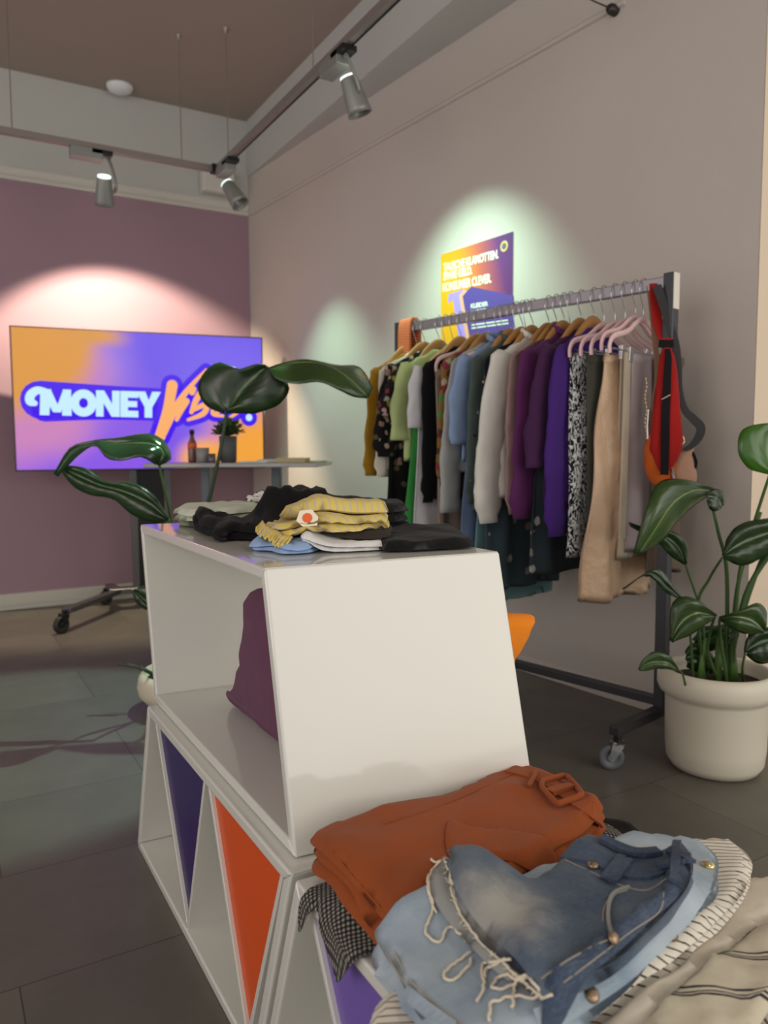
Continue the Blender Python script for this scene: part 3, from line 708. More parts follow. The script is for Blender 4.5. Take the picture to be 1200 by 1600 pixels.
# ---- garments
def fold(w, z, seed, k=38., A=.006):
    return A*(math.sin(k*w+seed*1.7+2.2*z)+.6*math.sin(k*1.9*w+seed*3.1-3*z)+1.2*noise.noise(Vector((w*9, z*3, seed*5.3))))
def drop(name, parent, m, s, rows, seed, n=56, A=.007, k=38., lean=0., pw=.75, open_bottom=True):
    """hanging cloth body: rows = (z, half width, thickness, w centre)"""
    V = []; UV = []; Z = []
    zz = [r_[0] for r_ in rows]; cnt = 34
    top, bot = zz[0], zz[-1]
    def interp(z, i):
        for a, b_ in zip(rows, rows[1:]):
            if b_[0] <= z <= a[0]:
                f = (a[0]-z)/(a[0]-b_[0]) if a[0] > b_[0] else 0; f = f*f*(3-2*f) if i == 1 else f
                return a[i]+(b_[i]-a[i])*f
        return rows[-1][i]
    zs_ = sorted(set([top-(top-bot)*(j/(cnt-1))**1.15 for j in range(cnt)]+zz), reverse=True)
    for z in zs_:
        W, T, c0 = interp(z, 1), interp(z, 2), interp(z, 3)
        g = min(1, (top-z)/.35)
        for q in range(n):
            th = 2*math.pi*q/n; cs, sn = math.cos(th), math.sin(th)
            w_ = c0+W*math.copysign(abs(cs)**pw, cs); d = T*math.copysign(abs(sn)**.8, sn)
            f = fold(w_, z, seed, k, A)*g*(1 if abs(cs) < .98 else .6)
            V.append(RL(w_+lean*(top-z), s+d+f, z+ (0.004*math.sin(w_*30+seed)*g if z == bot else 0))); UV.append((w_+.3, z))
    nz = len(zs_)
    Fc = [(i*n+q, i*n+(q+1) % n, (i+1)*n+(q+1) % n, (i+1)*n+q) for i in range(nz-1) for q in range(n)]
    # hem turned a little inwards so the open bottom has depth
    b0 = len(V)
    cx_ = sum((V[(nz-1)*n+q] for q in range(n)), Vector())/n
    for q in range(n):
        p = V[(nz-1)*n+q]; V.append(p.lerp(cx_, .06)+Vector((0, 0, .03))); UV.append(UV[(nz-1)*n+q])
    Fc += [((nz-1)*n+q, (nz-1)*n+(q+1) % n, b0+(q+1) % n, b0+q) for q in range(n)]
    Fc.append(tuple(range(n))); Fc.append(tuple(b0+q for q in reversed(range(n))))
    mb = MB(); mb.add(V, Fc, UV); return mb.build(name, m, parent, smooth=True)
def sleeve(parent, m, s, side, zs, zc, wout, r0=.062, r1=.042, cuff=None, seed=1, flat=.31, ds=0.):
    N = 22; pts = []; rad = []
    for i in range(N):
        t_ = i/(N-1); z = zs-.005+(zc-zs)*t_
        w_ = .165+(wout-r1-.165)*(1-(1-t_)**2.2)
        pts.append(RL(side*w_, s+ds*t_+.006*math.sin(5*t_+seed), z))
        r_ = r0*(1-t_)+r1*t_
        if cuff and t_ > 1-cuff: r_ *= .78
        elif cuff and t_ > 1-cuff*2.2: r_ *= 1.1
        rad.append(r_*(1+.05*math.sin(17*t_+seed*2)))
    rad[0] *= .62
    mb = MB(); mb.tube(pts, rad, 18, flat=flat, upv=RP)
    for i, v in enumerate(mb.V):
        v += RE*(.006*noise.noise(v*22+Vector((seed, 0, 0))))+RP*(.006*noise.noise(v*17+Vector((0, seed, 0))))
    return mb.build('sleeve', m, parent, smooth=True)
def shirt(s, label, cat, name, m, zs=1.405, hem=.85, cuff=.80, W=.20, Wh=.22, T=.014, long=True, wout=.275, seed=1, hang='wood', hl='', collar=False, r0=.06, r1=.042, A=.006, cuffb=.08, neck=.075, sleeves=True, k=38.):
    A_ = thing(name, label, cat, RL(0, s, hem), 'tops and dresses on the clothes rack')
    rows = [(zs+neck, .055, .012, 0), (zs+neck*.72, .085, .016, 0), (zs+neck*.35, .15, .017, 0), (zs, .195, .018, 0), (zs-.05, W, T, 0), (hem+.02, Wh, T*1.25, 0), (hem, Wh, T*1.2, 0)]
    drop('body', A_, m, s, rows, seed, A=A, k=k)
    if sleeves:
        for side in (1, -1): sleeve(A_, m, s, side, zs, cuff, wout if side > 0 else min(wout, .24), r0, r1, cuffb if long else None, seed+side)
    if collar:
        MB().tube(catmull([RL(.055, s-.02, zs+neck), RL(.0, s-.03, zs+neck-.012), RL(-.055, s-.02, zs+neck), RL(-.06, s+.01, zs+neck+.02), RL(0, s+.02, zs+neck+.03), RL(.06, s+.01, zs+neck+.02), RL(.055, s-.02, zs+neck)], 4), .011, 8, upv=(0, 0, 1), flat=.5).build('collar', m, A_, smooth=True)
    if hang == 'wood': hanger_wood(s+.002, zs, hl)
    elif hang == 'pink': hanger_pink(s+.002, zs, hl)
    return A_
def buttons(A_, s, w_, z0, z1, n, m, r=.006, out=.03):
    for i in range(n):
        z = z0+(z1-z0)*i/(n-1); c = RL(w_, s-out, z)
        M3 = (-RE).to_track_quat('Z', 'Y').to_matrix()
        MB().lathe([(r, 0), (r, .002), (r*.7, .003), (0, .003)], 12, M3, c).build('button', m, A_)
C = {}
C['mustard'] = cloth('mustard_knit', (170, 128, 34)); C['cream'] = cloth('cream_cotton', (226, 222, 206))
C['blackfl'] = cloth('black_floral', (24, 22, 24), 'floral', cols=[(196, 170, 150), (150, 120, 110), (90, 84, 60)], scale=26, size=.34, sparse=.35)
C['multifl'] = cloth('dark_floral', (40, 34, 34), 'floral', cols=[(180, 172, 170), (150, 64, 80), (160, 156, 60), (206, 150, 150)], scale=34, size=.42, sparse=.15)
C['lgreen'] = cloth('pale_green', (186, 202, 140)); C['green'] = cloth('bright_green', (58, 148, 72)); C['white'] = cloth('white_cotton', (214, 214, 220))
C['black'] = cloth('black_cotton', (18, 18, 22)); C['taupe'] = cloth('taupe_twill', (154, 138, 124), 'stripe', period=.012, duty=.2, c2=(140, 124, 112))
C['camo'] = cloth('green_brown_print', (146, 112, 58), 'floral', cols=[(80, 150, 84), (96, 62, 44), (196, 176, 150), (150, 60, 80)], scale=30, size=.5, sparse=.1)
C['grey'] = cloth('light_grey', (176, 180, 178)); C['blue'] = cloth('light_blue', (140, 164, 200)); C['dblue'] = cloth('dusty_blue', (104, 124, 158))
C['gfl'] = cloth('grey_green_floral', (84, 98, 94), 'floral', cols=[(190, 190, 180), (40, 44, 44)], scale=22, size=.16, sparse=.45)
C['teal'] = cloth('dusty_teal', (110, 148, 152)); C['navy'] = cloth('dark_navy', (12, 24, 34)); C['offw'] = cloth('off_white_jersey', (224, 222, 214))
C['slate'] = cloth('slate_floral', (62, 78, 86), 'floral', cols=[(190, 188, 186), (150, 140, 130)], scale=16, size=.26, sparse=.3)
C['mauve'] = cloth('dusty_mauve', (166, 136, 134)); C['brown'] = cloth('dark_taupe', (96, 74, 70), 'stripe', period=.02, duty=.4, c2=(78, 58, 56))
C['plum'] = cloth('plum_jersey', (98, 44, 96)); C['dpurp'] = cloth('aubergine', (70, 38, 76)); C['violet'] = cloth('violet_jersey', (72, 40, 122))
C['zebra'] = cloth('black_white_print', (28, 28, 32), 'zebra', c2=(216, 218, 218), scale=70); C['olive'] = cloth('dark_olive', (70, 72, 62))
C['satin'] = cloth('champagne_satin', (214, 182, 150), satin=True, wr=2.2); C['beige'] = cloth('beige_cotton', (196, 184, 164)); C['lilac'] = cloth('lilac_grey', (176, 164, 166)); C['tb'] = cloth('taupe_brown', (120, 106, 92))
C['orange_rib'] = cloth('orange_rib', (222, 128, 84), 'stripe', axis=1, period=.012, duty=.35, c2=(196, 98, 62))
# far end to near end
shirt(1.27, 'mustard yellow knit cardigan, last garment at far end of rack', 'cardigan', 'cardigan', C['mustard'], hem=.99, cuff=.935, seed=1, hl='wooden hanger holding the mustard cardigan', wout=.27, r1=.04, A=.008)
shirt(1.215, 'cream cotton top hanging between mustard cardigan and dark floral dress', 'top', 'top', C['cream'], hem=.95, cuff=.93, seed=2, hang='pink', hl='pink hanger holding the cream top at far end', wout=.25, r1=.045)
d_ = shirt(1.165, 'dark floral dress with small pale flowers and full black sleeves', 'dress', 'dress', C['blackfl'], hem=.50, cuff=1.02, seed=3, hl='wooden hanger holding the dark floral dress', wout=.30, r0=.075, r1=.07, Wh=.25, A=.012)
MB().tube(catmull([RL(.14, 1.14, 1.40), RL(.20, 1.135, 1.34), RL(.235, 1.14, 1.25), RL(.24, 1.145, 1.19)], 5), [.03]*4+[.045]*6+[.055]*6, 12, flat=.6, upv=RP).build('printed_shoulder', C['multifl'], d_, smooth=True)
shirt(1.075, 'pale lime green short sleeved blouse', 'blouse', 'blouse', C['lgreen'], hem=1.0, cuff=1.09, seed=4, long=False, hl='wooden hanger holding the lime blouse', wout=.29, r0=.07, r1=.062, A=.008)
shirt(1.035, 'bright green long dress below the lime blouse', 'dress', 'dress', C['green'], zs=1.36, hem=.50, cuff=1.2, seed=5, sleeves=False, hl='wooden hanger holding the bright green dress', Wh=.27, W=.19)
shirt(.99, 'long white shirt dress with short sleeves', 'dress', 'dress', C['white'], zs=1.38, hem=.50, cuff=1.14, seed=6, long=False, hl='wooden hanger holding the long white dress', wout=.28, r0=.066, r1=.06, Wh=.24, A=.009)
shirt(.945, 'plain black long sleeved top beside long white dress', 'top', 'top', C['black'], hem=.84, cuff=.83, seed=7, hl='wooden hanger holding the black top', wout=.235, r1=.036)
def pants(s, label, cat, name, m, zt=1.365, hem=.6, Wt=.12, Wh=.16, T=.014, seed=1, A=.009, hl='', c0=0., c1=0., hang=True, k=40., clip=None):
    A_ = thing(name, label, cat, RL(0, s, hem), 'trousers and skirts on the clothes rack')
    rows = [(zt, Wt, .008, c0), (zt-.05, Wt*1.02, T*.7, c0), (zt-.3, (Wt+Wh)/2, T, (c0+c1)/2), (hem+.05, Wh, T*1.2, c1), (hem, Wh*1.02, T*1.2, c1)]
    drop('cloth', A_, m, s, rows, seed, A=A, k=k)
    wb = MB(); 
    wb.tube([RL(c0-Wt*.98, s, zt-.012), RL(c0, s, zt-.012), RL(c0+Wt*.98, s, zt-.012)], .018, 12, flat=.55, upv=(0, 0, 1)).build('waistband', m, A_, smooth=True)
    if hang: hanger_pink(s+.002, zt+.045, hl, clip or Wt*.8)
    return A_
pants(.89, 'wide taupe pinstripe trousers hanging from pink hanger', 'trousers', 'trousers', C['taupe'], hem=.63, Wt=.19, Wh=.20, seed=8, hl='pink hanger holding the taupe trousers', c0=.02)
shirt(.85, 'narrow green and brown patterned blouse', 'blouse', 'blouse', C['camo'], hem=.84, cuff=.90, seed=9, hl='wooden hanger holding the patterned blouse', wout=.235, W=.19, Wh=.19, A=.012)
shirt(.795, 'light grey long sleeved blouse with wide cuffs', 'blouse', 'blouse', C['grey'], hem=.95, cuff=.80, seed=10, hl='wooden hanger holding the light grey blouse', wout=.28, r0=.06, r1=.058, cuffb=None)
sh = shirt(.74, 'light blue cotton shirt with elbow length sleeves', 'shirt', 'shirt', C['blue'], hem=1.0, cuff=1.07, seed=11, long=False, hang='pink', hl='pink hanger holding the light blue shirt', wout=.29, r0=.072, r1=.062, collar=True)
shirt(.71, 'dusty blue long shirt dress under the light blue shirt', 'dress', 'dress', C['dblue'], zs=1.37, hem=.55, cuff=1.2, seed=12, sleeves=False, hl='wooden hanger holding the dusty blue dress', Wh=.26, W=.2)
d_ = shirt(.675, 'grey green floral shirt with small pale buttons', 'shirt', 'shirt', C['gfl'], hem=.80, cuff=.84, seed=13, hl='wooden hanger holding the grey green floral shirt', wout=.265, collar=True, r1=.045)
buttons(d_, .66, .225, 1.30, .90, 6, mat('button_pale', (206, 198, 180), .4), out=.035)
shirt(.645, 'dusty teal long dress reaching lowest of the tops', 'dress', 'dress', C['teal'], zs=1.35, hem=.44, cuff=1.2, seed=14, sleeves=False, hl='wooden hanger holding the teal dress', Wh=.25, W=.19)
shirt(.615, 'dark navy jumper squeezed beside the off white sweatshirt', 'jumper', 'jumper', C['navy'], hem=.86, cuff=.90, seed=15, hl='wooden hanger holding the navy jumper', wout=.24)
shirt(.565, 'off white sweatshirt with ribbed cuffs and long hanging sleeve', 'sweatshirt', 'sweatshirt', C['offw'], hem=.86, cuff=.775, seed=16, hl='wooden hanger holding the off white sweatshirt', wout=.325, r0=.09, r1=.066, cuffb=.09, collar=True, A=.009)
shirt(.595, 'slate grey floral dress with hem lower than its neighbours', 'dress', 'dress', C['slate'], zs=1.36, hem=.50, cuff=1.2, seed=17, sleeves=False, hl='wooden hanger holding the long slate dress', Wh=.25, W=.19, A=.011)
shirt(.49, 'dusty mauve long top next to off white sweatshirt', 'top', 'top', C['mauve'], hem=.82, cuff=.81, seed=18, hl='wooden hanger holding the dusty mauve top', wout=.25, r1=.045)
shirt(.455, 'dark taupe ribbed top between mauve top and plum sweatshirt', 'top', 'top', C['brown'], hem=.90, cuff=.95, seed=19, hl='wooden hanger holding the dark taupe top', wout=.235)
shirt(.42, 'plum purple sweatshirt with high collar', 'sweatshirt', 'sweatshirt', C['plum'], hem=.86, cuff=.80, seed=20, hl='wooden hanger holding the plum sweatshirt', wout=.30, r0=.085, r1=.062, collar=True, cuffb=.09, A=.009)
shirt(.39, 'slate floral skirt length dress showing under the plum sweatshirt', 'dress', 'dress', cloth('slate_floral_b', (52, 62, 68), 'floral', cols=[(180, 178, 176), (140, 130, 120)], scale=17, size=.24, sparse=.35), zs=1.36, hem=.585, cuff=1.2, seed=21, sleeves=False, hl='wooden hanger holding the shorter slate dress', Wh=.22, W=.18, A=.011)
shirt(.345, 'dark aubergine short sleeved top in front of plum sweatshirt', 'top', 'top', C['dpurp'], hem=.86, cuff=.985, seed=22, long=False, hl='wooden hanger holding the aubergine top', wout=.32, r0=.085, r1=.10, A=.008)
shirt(.29, 'violet blue sweatshirt nearest to the trousers', 'sweatshirt', 'sweatshirt', C['violet'], hem=.85, cuff=.745, seed=23, hl='wooden hanger holding the violet sweatshirt', wout=.275, r0=.08, r1=.06, cuffb=.09, A=.008)
pants(.25, 'narrow black and white printed trousers', 'trousers', 'trousers', C['zebra'], hem=.67, Wt=.185, Wh=.195, seed=24, hl='pink hanger holding the black and white trousers', c0=.015, c1=.01)
pants(.205, 'dark olive pleated trousers behind the champagne satin ones', 'trousers', 'trousers', C['olive'], hem=.78, Wt=.17, Wh=.16, seed=25, hl='pink hanger holding the olive trousers')
pants(.165, 'wide champagne satin trousers, longest garment on rack', 'trousers', 'trousers', C['satin'], hem=.515, Wt=.125, Wh=.215, T=.018, seed=26, A=.017, hl='pink hanger holding the champagne satin trousers', k=26., c1=-.0)
p_ = pants(.125, 'beige cotton trousers with a long hanging belt', 'trousers', 'trousers', C['beige'], zt=1.375, hem=.66, Wt=.10, Wh=.11, seed=27, hl='pink hanger holding the beige trousers', c0=-.01, c1=-.03)
MB().ribbon(catmull([RL(.09, .10, 1.37), RL(.10, .095, 1.2), RL(.105, .095, .95), RL(.11, .095, .74)], 6), -RE, .035, .006).build('belt', C['beige'], p_)
pants(.095, 'lilac grey skirt hanging in front of the beige trousers', 'skirt', 'skirt', C['lilac'], hem=.69, Wt=.10, Wh=.12, seed=28, hl='nearest pink hanger holding the lilac grey skirt', c0=-.03, c1=-.05, T=.012)
pants(.055, 'taupe brown trousers partly hidden by the hanging bags', 'trousers', 'trousers', C['tb'], hem=.60, Wt=.08, Wh=.10, seed=29, hl='', c0=-.12, c1=-.10, T=.012, hang=False)
# orange ribbed cloth folded over the far end of the rail
A_ = thing('knitted_scarf', 'orange ribbed knitted scarf folded over the far rail end', 'scarf', RL(.02, 1.27, 1.42))
arc = [RL(.036, 0, 1.42), RL(.034, 0, 1.50), RL(.03, 0, 1.60), RL(.015, 0, 1.633), RL(-.015, 0, 1.633), RL(-.03, 0, 1.60), RL(-.034, 0, 1.45)]
MB().ribbon(catmull([p+RE*1.265 for p in arc], 5), [v for v in [RP]*31], .075, .012).build('fold', C['orange_rib'], A_, smooth=False)
# ---- bags on the near end
def pr(pts, D): return [PD(x, y, D) for x, y in pts]
def slab(pts, D, th, nm, mm, par, bulge=.0, bev=.002):
    """soft flat bag shape: outline in the plane facing the aisle, thickness th with bulge"""
    P = catmull(pr(pts, D), 5, True); c = sum(P, Vector())/len(P); n = len(P)
    V = []; Fc = []; dz = -fw
    rings = [(1, 0), (.97, .5), (.8, .85), (.45, 1), (0.001, 1.03)]
    for sgn in (1, -1):
        for (sc, h) in rings:
            for p in P:
                q = c+(p-c)*sc; V.append(q+dz*(sgn*h*th/2)+Vector((0, 0, 0))+dz*sgn*.004*noise.noise(q*30))
    R_ = len(rings)
    for g in range(2):
        for i in range(R_-1):
            for k in range(n):
                a = g*R_*n+i*n+k; b_ = g*R_*n+i*n+(k+1) % n; f = (a, b_, b_+n, a+n); Fc.append(f if g else f[::-1])
    mb = MB(); mb.add(V, Fc, [((v-c).dot(rt), (v-c).z) for v in V])
    o = mb.build(nm, mm, par, smooth=True)
    bm = bmesh.new(); bm.from_mesh(o.data); bmesh.ops.remove_doubles(bm, verts=bm.verts, dist=1e-5); bmesh.ops.recalc_face_normals(bm, faces=bm.faces); bm.to_mesh(o.data); bm.free()
    return o
def strap(pts, D, wd, nm, mm, par, th=.004, nor=None):
    P = catmull([PD(x, y, D if isinstance(D, (int, float)) else D[i]) for i, (x, y) in enumerate(pts)], 5)
    W_ = wd
    if isinstance(wd, list):
        W_ = []; N = len(P)
        for i in range(N):
            f = i/(N-1)*(len(wd)-1); j = min(int(f), len(wd)-2); W_.append(wd[j]+(wd[j+1]-wd[j])*(f-j))
    return MB().ribbon(P, nor or -fw, W_, th).build(nm, mm, par)
cr = cloth('red_canvas', (168, 32, 30)); cbk = cloth('black_webbing', (26, 20, 24)); cg = cloth('grey_webbing', (62, 62, 64)); ct = cloth('tan_strap', (164, 132, 104)); cog = cloth('burnt_orange_leather', (200, 96, 34)); cbe = cloth('beige_leather', (188, 148, 124))
# orange bag behind
B1_ = thing('shoulder_bag', 'burnt orange soft shoulder bag with tan strap at rack end', 'bag', PD(1030, 760, 2.6))
slab([(1010, 690), (1008, 720), (1013, 745), (1028, 762), (1046, 760), (1054, 735), (1052, 700), (1040, 676), (1022, 672)], 2.60, .07, 'bag_body', cog, B1_)
strap([(1014, 447), (1018, 480), (1024, 540), (1027, 590), (1020, 640), (1016, 690)], 2.625, .018, 'strap', ct, B1_)
MB().tube([PD(1014, 640, 2.6), PD(1012, 665, 2.6), PD(1013, 690, 2.6)], .0045, 8).build('strap_clasp', m_wire, B1_)
B2_ = thing('beige_pouch', 'small beige leather pouch with dark grey strap looping outwards', 'bag', PD(1068, 755, 2.58))
slab([(1050, 722), (1058, 706), (1074, 696), (1082, 695), (1082, 715), (1087, 750), (1075, 762), (1058, 760), (1049, 745)], 2.60, .05, 'bag_body', cbe, B2_)
strap([(1026, 446), (1036, 475), (1047, 510), (1056, 540), (1060, 575), (1062, 610), (1070, 640), (1084, 655), (1095, 668), (1091, 684), (1080, 697), (1070, 703)], 2.57, [.03, .03, .028, .024, .02, .02, .026, .03, .028, .02, .01], 'strap', cg, B2_)
strap([(1034, 448), (1040, 480), (1045, 530), (1044, 550)], 2.585, .026, 'strap_back', cg, B2_)
MB().tube([PD(1046, 712, 2.565), PD(1049, 730, 2.565), PD(1054, 752, 2.565)], .005, 8).build('snap_hook', m_wire, B2_)
MB().tube(catmull([PD(1063+6*math.cos(a), 688+7*math.sin(a), 2.56) for a in [i*math.pi/5 for i in range(11)]], 3), .0028, 8).build('ring', mat('brass_pale', (226, 206, 170), .3, .7), B2_, smooth=True)
strap([(1081, 706), (1087, 720), (1086, 732)], 2.58, .01, 'zip_pull', cbk, B2_)
B3_ = thing('red_bag', 'red canvas sling bag with black centre stripe hanging at rack end', 'bag', PD(1042, 745, 2.54))
strap([(1020, 443), (1023, 470), (1028, 505), (1037, 532)], 2.595, [.022, .03, .034, .03], 'strap', cr, B3_)
strap([(1054, 492), (1054, 512), (1053, 530)], 2.60, [.012, .014, .016], 'strap', cr, B3_)
strap([(1029, 537), (1052, 537)], 2.56, .026, 'keeper_loop', cbk, B3_); strap([(1028, 530), (1051, 530)], 2.561, .006, 'keeper_edge', cr, B3_)
slab([(1034, 548), (1050, 547), (1058, 590), (1062, 650), (1066, 690), (1060, 715), (1046, 735), (1032, 738), (1020, 712), (1016, 700), (1020, 650), (1027, 590)], 2.56, .04, 'bag_body', cr, B3_)
strap([(1042, 545), (1044, 560), (1042, 600), (1040, 650), (1039, 700), (1038, 742)], 2.533, [.016, .022, .026, .028, .028, .026], 'centre_stripe', cbk, B3_)
strap([(1034, 624), (1047, 617)], 2.529, .003, 'reflective_stitch', mat('pale_thread', (190, 170, 160), .6), B3_)
# brass chain strap at left of the bags
A_ = MB()
for i in range(16):
    y_ = 590+i*6.2; x_ = 1009+1.2*math.sin(i); A_.tube([PD(x_, y_, 2.66), PD(x_+.8, y_+4.4, 2.66)], .0032, 6)
A_.build('chain', mat('old_brass', (150, 134, 96), .35, .8), B1_)
# ------------------------------------------------------------------ plants
def leafmat(name, c1, c2, vein, rough=.28):
    t = NT(name); t.set(Roughness=rough); t.b.inputs['Coat Weight'].default_value = .1; t.b.inputs['Coat Roughness'].default_value = .2
    co = t.n('ShaderNodeTexCoord'); sp = t.n('ShaderNodeSeparateXYZ'); t.l(co.outputs['UV'], sp.inputs[0])
    nn = noise_node(t, 6, 3, co.outputs['Object']); r = ramp(t, nn.outputs[0], [(.3, lin(c1)), (.7, lin(c2))])
    ab = t.n('ShaderNodeMath', operation='ABSOLUTE'); t.l(sp.outputs[0], ab.inputs[0])
    lt = t.n('ShaderNodeMath', operation='LESS_THAN'); t.l(ab.outputs[0], lt.inputs[0]); lt.inputs[1].default_value = .035
    mx = t.n('ShaderNodeMix', data_type='RGBA'); t.l(lt.outputs[0], mx.inputs[0]); t.l(r.outputs[0], mx.inputs[6]); mx.inputs[7].default_value = lin(vein)
    # lateral veins slant from the midrib
    m1 = t.n('ShaderNodeMath', operation='MULTIPLY_ADD'); t.l(ab.outputs[0], m1.inputs[0]); m1.inputs[1].default_value = -.18; t.l(sp.outputs[1], m1.inputs[2])
    m2 = t.n('ShaderNodeMath', operation='MULTIPLY'); t.l(m1.outputs[0], m2.inputs[0]); m2.inputs[1].default_value = 150
    sn = t.n('ShaderNodeMath', operation='SINE'); t.l(m2.outputs[0], sn.inputs[0])
    bump(t, sn.outputs[0], .10, .0012); t.l(mx.outputs[2], t.b.inputs['Base Color'])
    tr = t.b.inputs.get('Transmission Weight')
    return t.m
m_leaf = leafmat('strelitzia_leaf', (34, 56, 22), (56, 82, 34), (116, 138, 74))
m_leafd = leafmat('strelitzia_leaf_dark', (20, 42, 16), (34, 62, 24), (64, 98, 44))
m_stem = mat('plant_stem', (62, 92, 44), .5); m_stemd = mat('plant_stem_dark', (36, 58, 34), .5); m_soil = mat('potting_soil', (52, 42, 34), .95, bmp=(60, .6, .01)); 
def q3(l, D): return [PD(a[0], a[1], D+(a[2] if len(a) > 2 else 0)) for a in l]
def resamp(P, n):
    P = catmull(P, 8); L = [0]
    for a, b_ in zip(P, P[1:]): L.append(L[-1]+(b_-a).length)
    out = []
    for i in range(n):
        t_ = L[-1]*i/(n-1); j = 0
        while j < len(L)-2 and L[j+1] < t_: j += 1
        out.append(P[j].lerp(P[j+1], (t_-L[j])/max(L[j+1]-L[j], 1e-9)))
    return out
def leaf(par, D, le, mid, ri, m=None, stem=None, rad=.006, nu=22, sag=.012, sm=None, nm='leaf'):
    """blade lofted between left edge, midrib and right edge (each a polyline with depth offsets)"""
    Lp, Mp, Rp = resamp(q3(le, D), nu), resamp(q3(mid, D), nu), resamp(q3(ri, D), nu)
    V = []; UV = []; K = 6; tot = sum((b_-a).length for a, b_ in zip(Mp, Mp[1:]))
    for i in range(nu):
        for j in range(-K, K+1):
            f = abs(j)/K; e = Lp[i] if j < 0 else Rp[i]; p = Mp[i].lerp(e, f)
            bend = math.sin(f*math.pi)*sag; p = p - fw*bend + Vector((0, 0, bend*.5))
            p = p + fw*(.004*noise.noise(Vector((i*.35, j*.8, D*9)))*f*2)
            V.append(p); UV.append((j/K, i/(nu-1)*tot))
    w_ = 2*K+1
    Fc = [(i*w_+j, i*w_+j+1, (i+1)*w_+j+1, (i+1)*w_+j) for i in range(nu-1) for j in range(w_-1)]
    mb = MB(); mb.add(V, Fc, UV)
    o = mesh(nm, V, Fc, m or m_leaf, par, True, UV)
    md = o.modifiers.new('th', 'SOLIDIFY'); md.thickness = .0012; md.offset = 0
    if stem:
        P = catmull([Vector(p) if not isinstance(p, tuple) or len(p) == 4 else PD(p[0], p[1], p[2]) for p in stem], 6); N = len(P)
        MB().tube(P, [rad*(.75+.5*i/(N-1)) for i in range(N)], 9).build('stem', sm or m_stem, par, smooth=True)
    return o
# --- right plant in the white pot
PD0 = 2.56
pc = PZ(1108, 1207, 0); pc = Vector((2.185, 1.582, 0))
PL = thing('potted_plant', 'strelitzia plant in white round rimmed pot beside the clothes rack', 'plant', pc)
t = mat('white_pot', (222, 216, 198), .45, bmp=(40, .05, .002))
MB().lathe([(0, 0), (.115, 0), (.135, .006), (.15, .03), (.155, .08), (.158, .235), (.163, .247), (.176, .255), (.184, .275), (.184, .305), (.176, .325), (.165, .333), (.155, .328), (.15, .31), (.15, .27), (0, .27)], 64, None, pc).build('pot', t, PL, smooth=True)
MB().lathe([(.1495, .268), (.149, .285), (.06, .29), (0, .288)], 48, None, pc).build('soil', m_soil, PL, smooth=True)
sb = lambda dx, dy=0.: pc+Vector((dx*.863, -dx*.505+dy, .275))
Dp = 2.5
leaf(PL, 2.38, [(1116, 766, .06), (1075, 750), (1030, 753, -.03), (1008, 800, -.05), (989, 866, -.03)], [(1118, 768, .08), (1086, 766, .0), (1052, 786, -.04), (1022, 830, -.05), (995, 869, -.03)],
     [(1114, 772, .08), (1088, 788, .05), (1062, 812, .03), (1034, 846, .0), (998, 868, -.02)], stem=[PD(1110, 776, 2.44), PD(1122, 830, 2.46), PD(1136, 900, 2.5), sb(.03, .0)], rad=.006)
leaf(PL, 2.42, [(1108, 768, .0), (1120, 764), (1134, 772, .02), (1131, 790, .03)], [(1104, 776), (1112, 776), (1122, 780), (1128, 792, .02)], [(1104, 782), (1108, 794), (1116, 799), (1127, 795)], m=m_leafd, sag=.004)
leaf(PL, 2.30, [(1204, 742), (1170, 732), (1152, 705), (1160, 672), (1190, 662), (1212, 664)], [(1206, 742), (1202, 720), (1200, 700), (1205, 682), (1214, 664)], [(1208, 742), (1240, 730), (1252, 700), (1240, 672), (1216, 664)], stem=[PD(1204, 738, 2.30), PD(1180, 812, 2.36), PD(1155, 900, 2.44), sb(.06, .01)], rad=.0055, m=leafmat('strelitzia_leaf_bright', (46, 88, 20), (60, 104, 28), (110, 150, 60)))
leaf(PL, 2.34, [(1128, 868), (1140, 834), (1165, 816), (1215, 808)], [(1128, 870), (1155, 850), (1185, 838), (1220, 828)], [(1130, 873), (1160, 884), (1190, 872), (1220, 850)], m=m_leafd, stem=[PD(1128, 872, 2.34), PD(1108, 905, 2.45), PD(1090, 950, 2.5), sb(-.02, .02)], rad=.005)
leaf(PL, 2.50, [(1072, 882), (1074, 850), (1060, 834), (1036, 828), (1000, 824), (982, 818)], [(1070, 884), (1062, 860), (1044, 842), (1014, 832), (982, 819)], [(1068, 882), (1046, 868), (1026, 846), (1004, 834), (983, 822)], m=m_leafd, stem=[PD(1070, 880, 2.5), PD(1086, 925, 2.52), PD(1096, 960, 2.53), sb(-.0, .03)], rad=.0045)
leaf(PL, 2.46, [(1068, 938), (1046, 906), (1034, 892), (1015, 892), (972, 920)], [(1068, 938), (1038, 914), (1022, 898), (1005, 898), (973, 921)], [(1066, 938), (1040, 926), (1024, 908), (1006, 900), (974, 922)], m=m_leafd, stem=[PD(1066, 936, 2.46), PD(1078, 990, 2.5), sb(-.05, .03)], rad=.004, sag=.004)
leaf(PL, 2.34, [(1118, 962, .05), (1095, 940), (1066, 932), (1048, 950), (1046, 1002)], [(1118, 964, .05), (1092, 958), (1072, 966), (1058, 982), (1048, 1004)], [(1116, 967, .05), (1098, 980), (1080, 992), (1064, 998), (1050, 1004)], stem=[PD(1117, 964, 2.39), PD(1110, 985, 2.44), PD(1106, 1020, 2.5), sb(.0, -.02)], rad=.005)
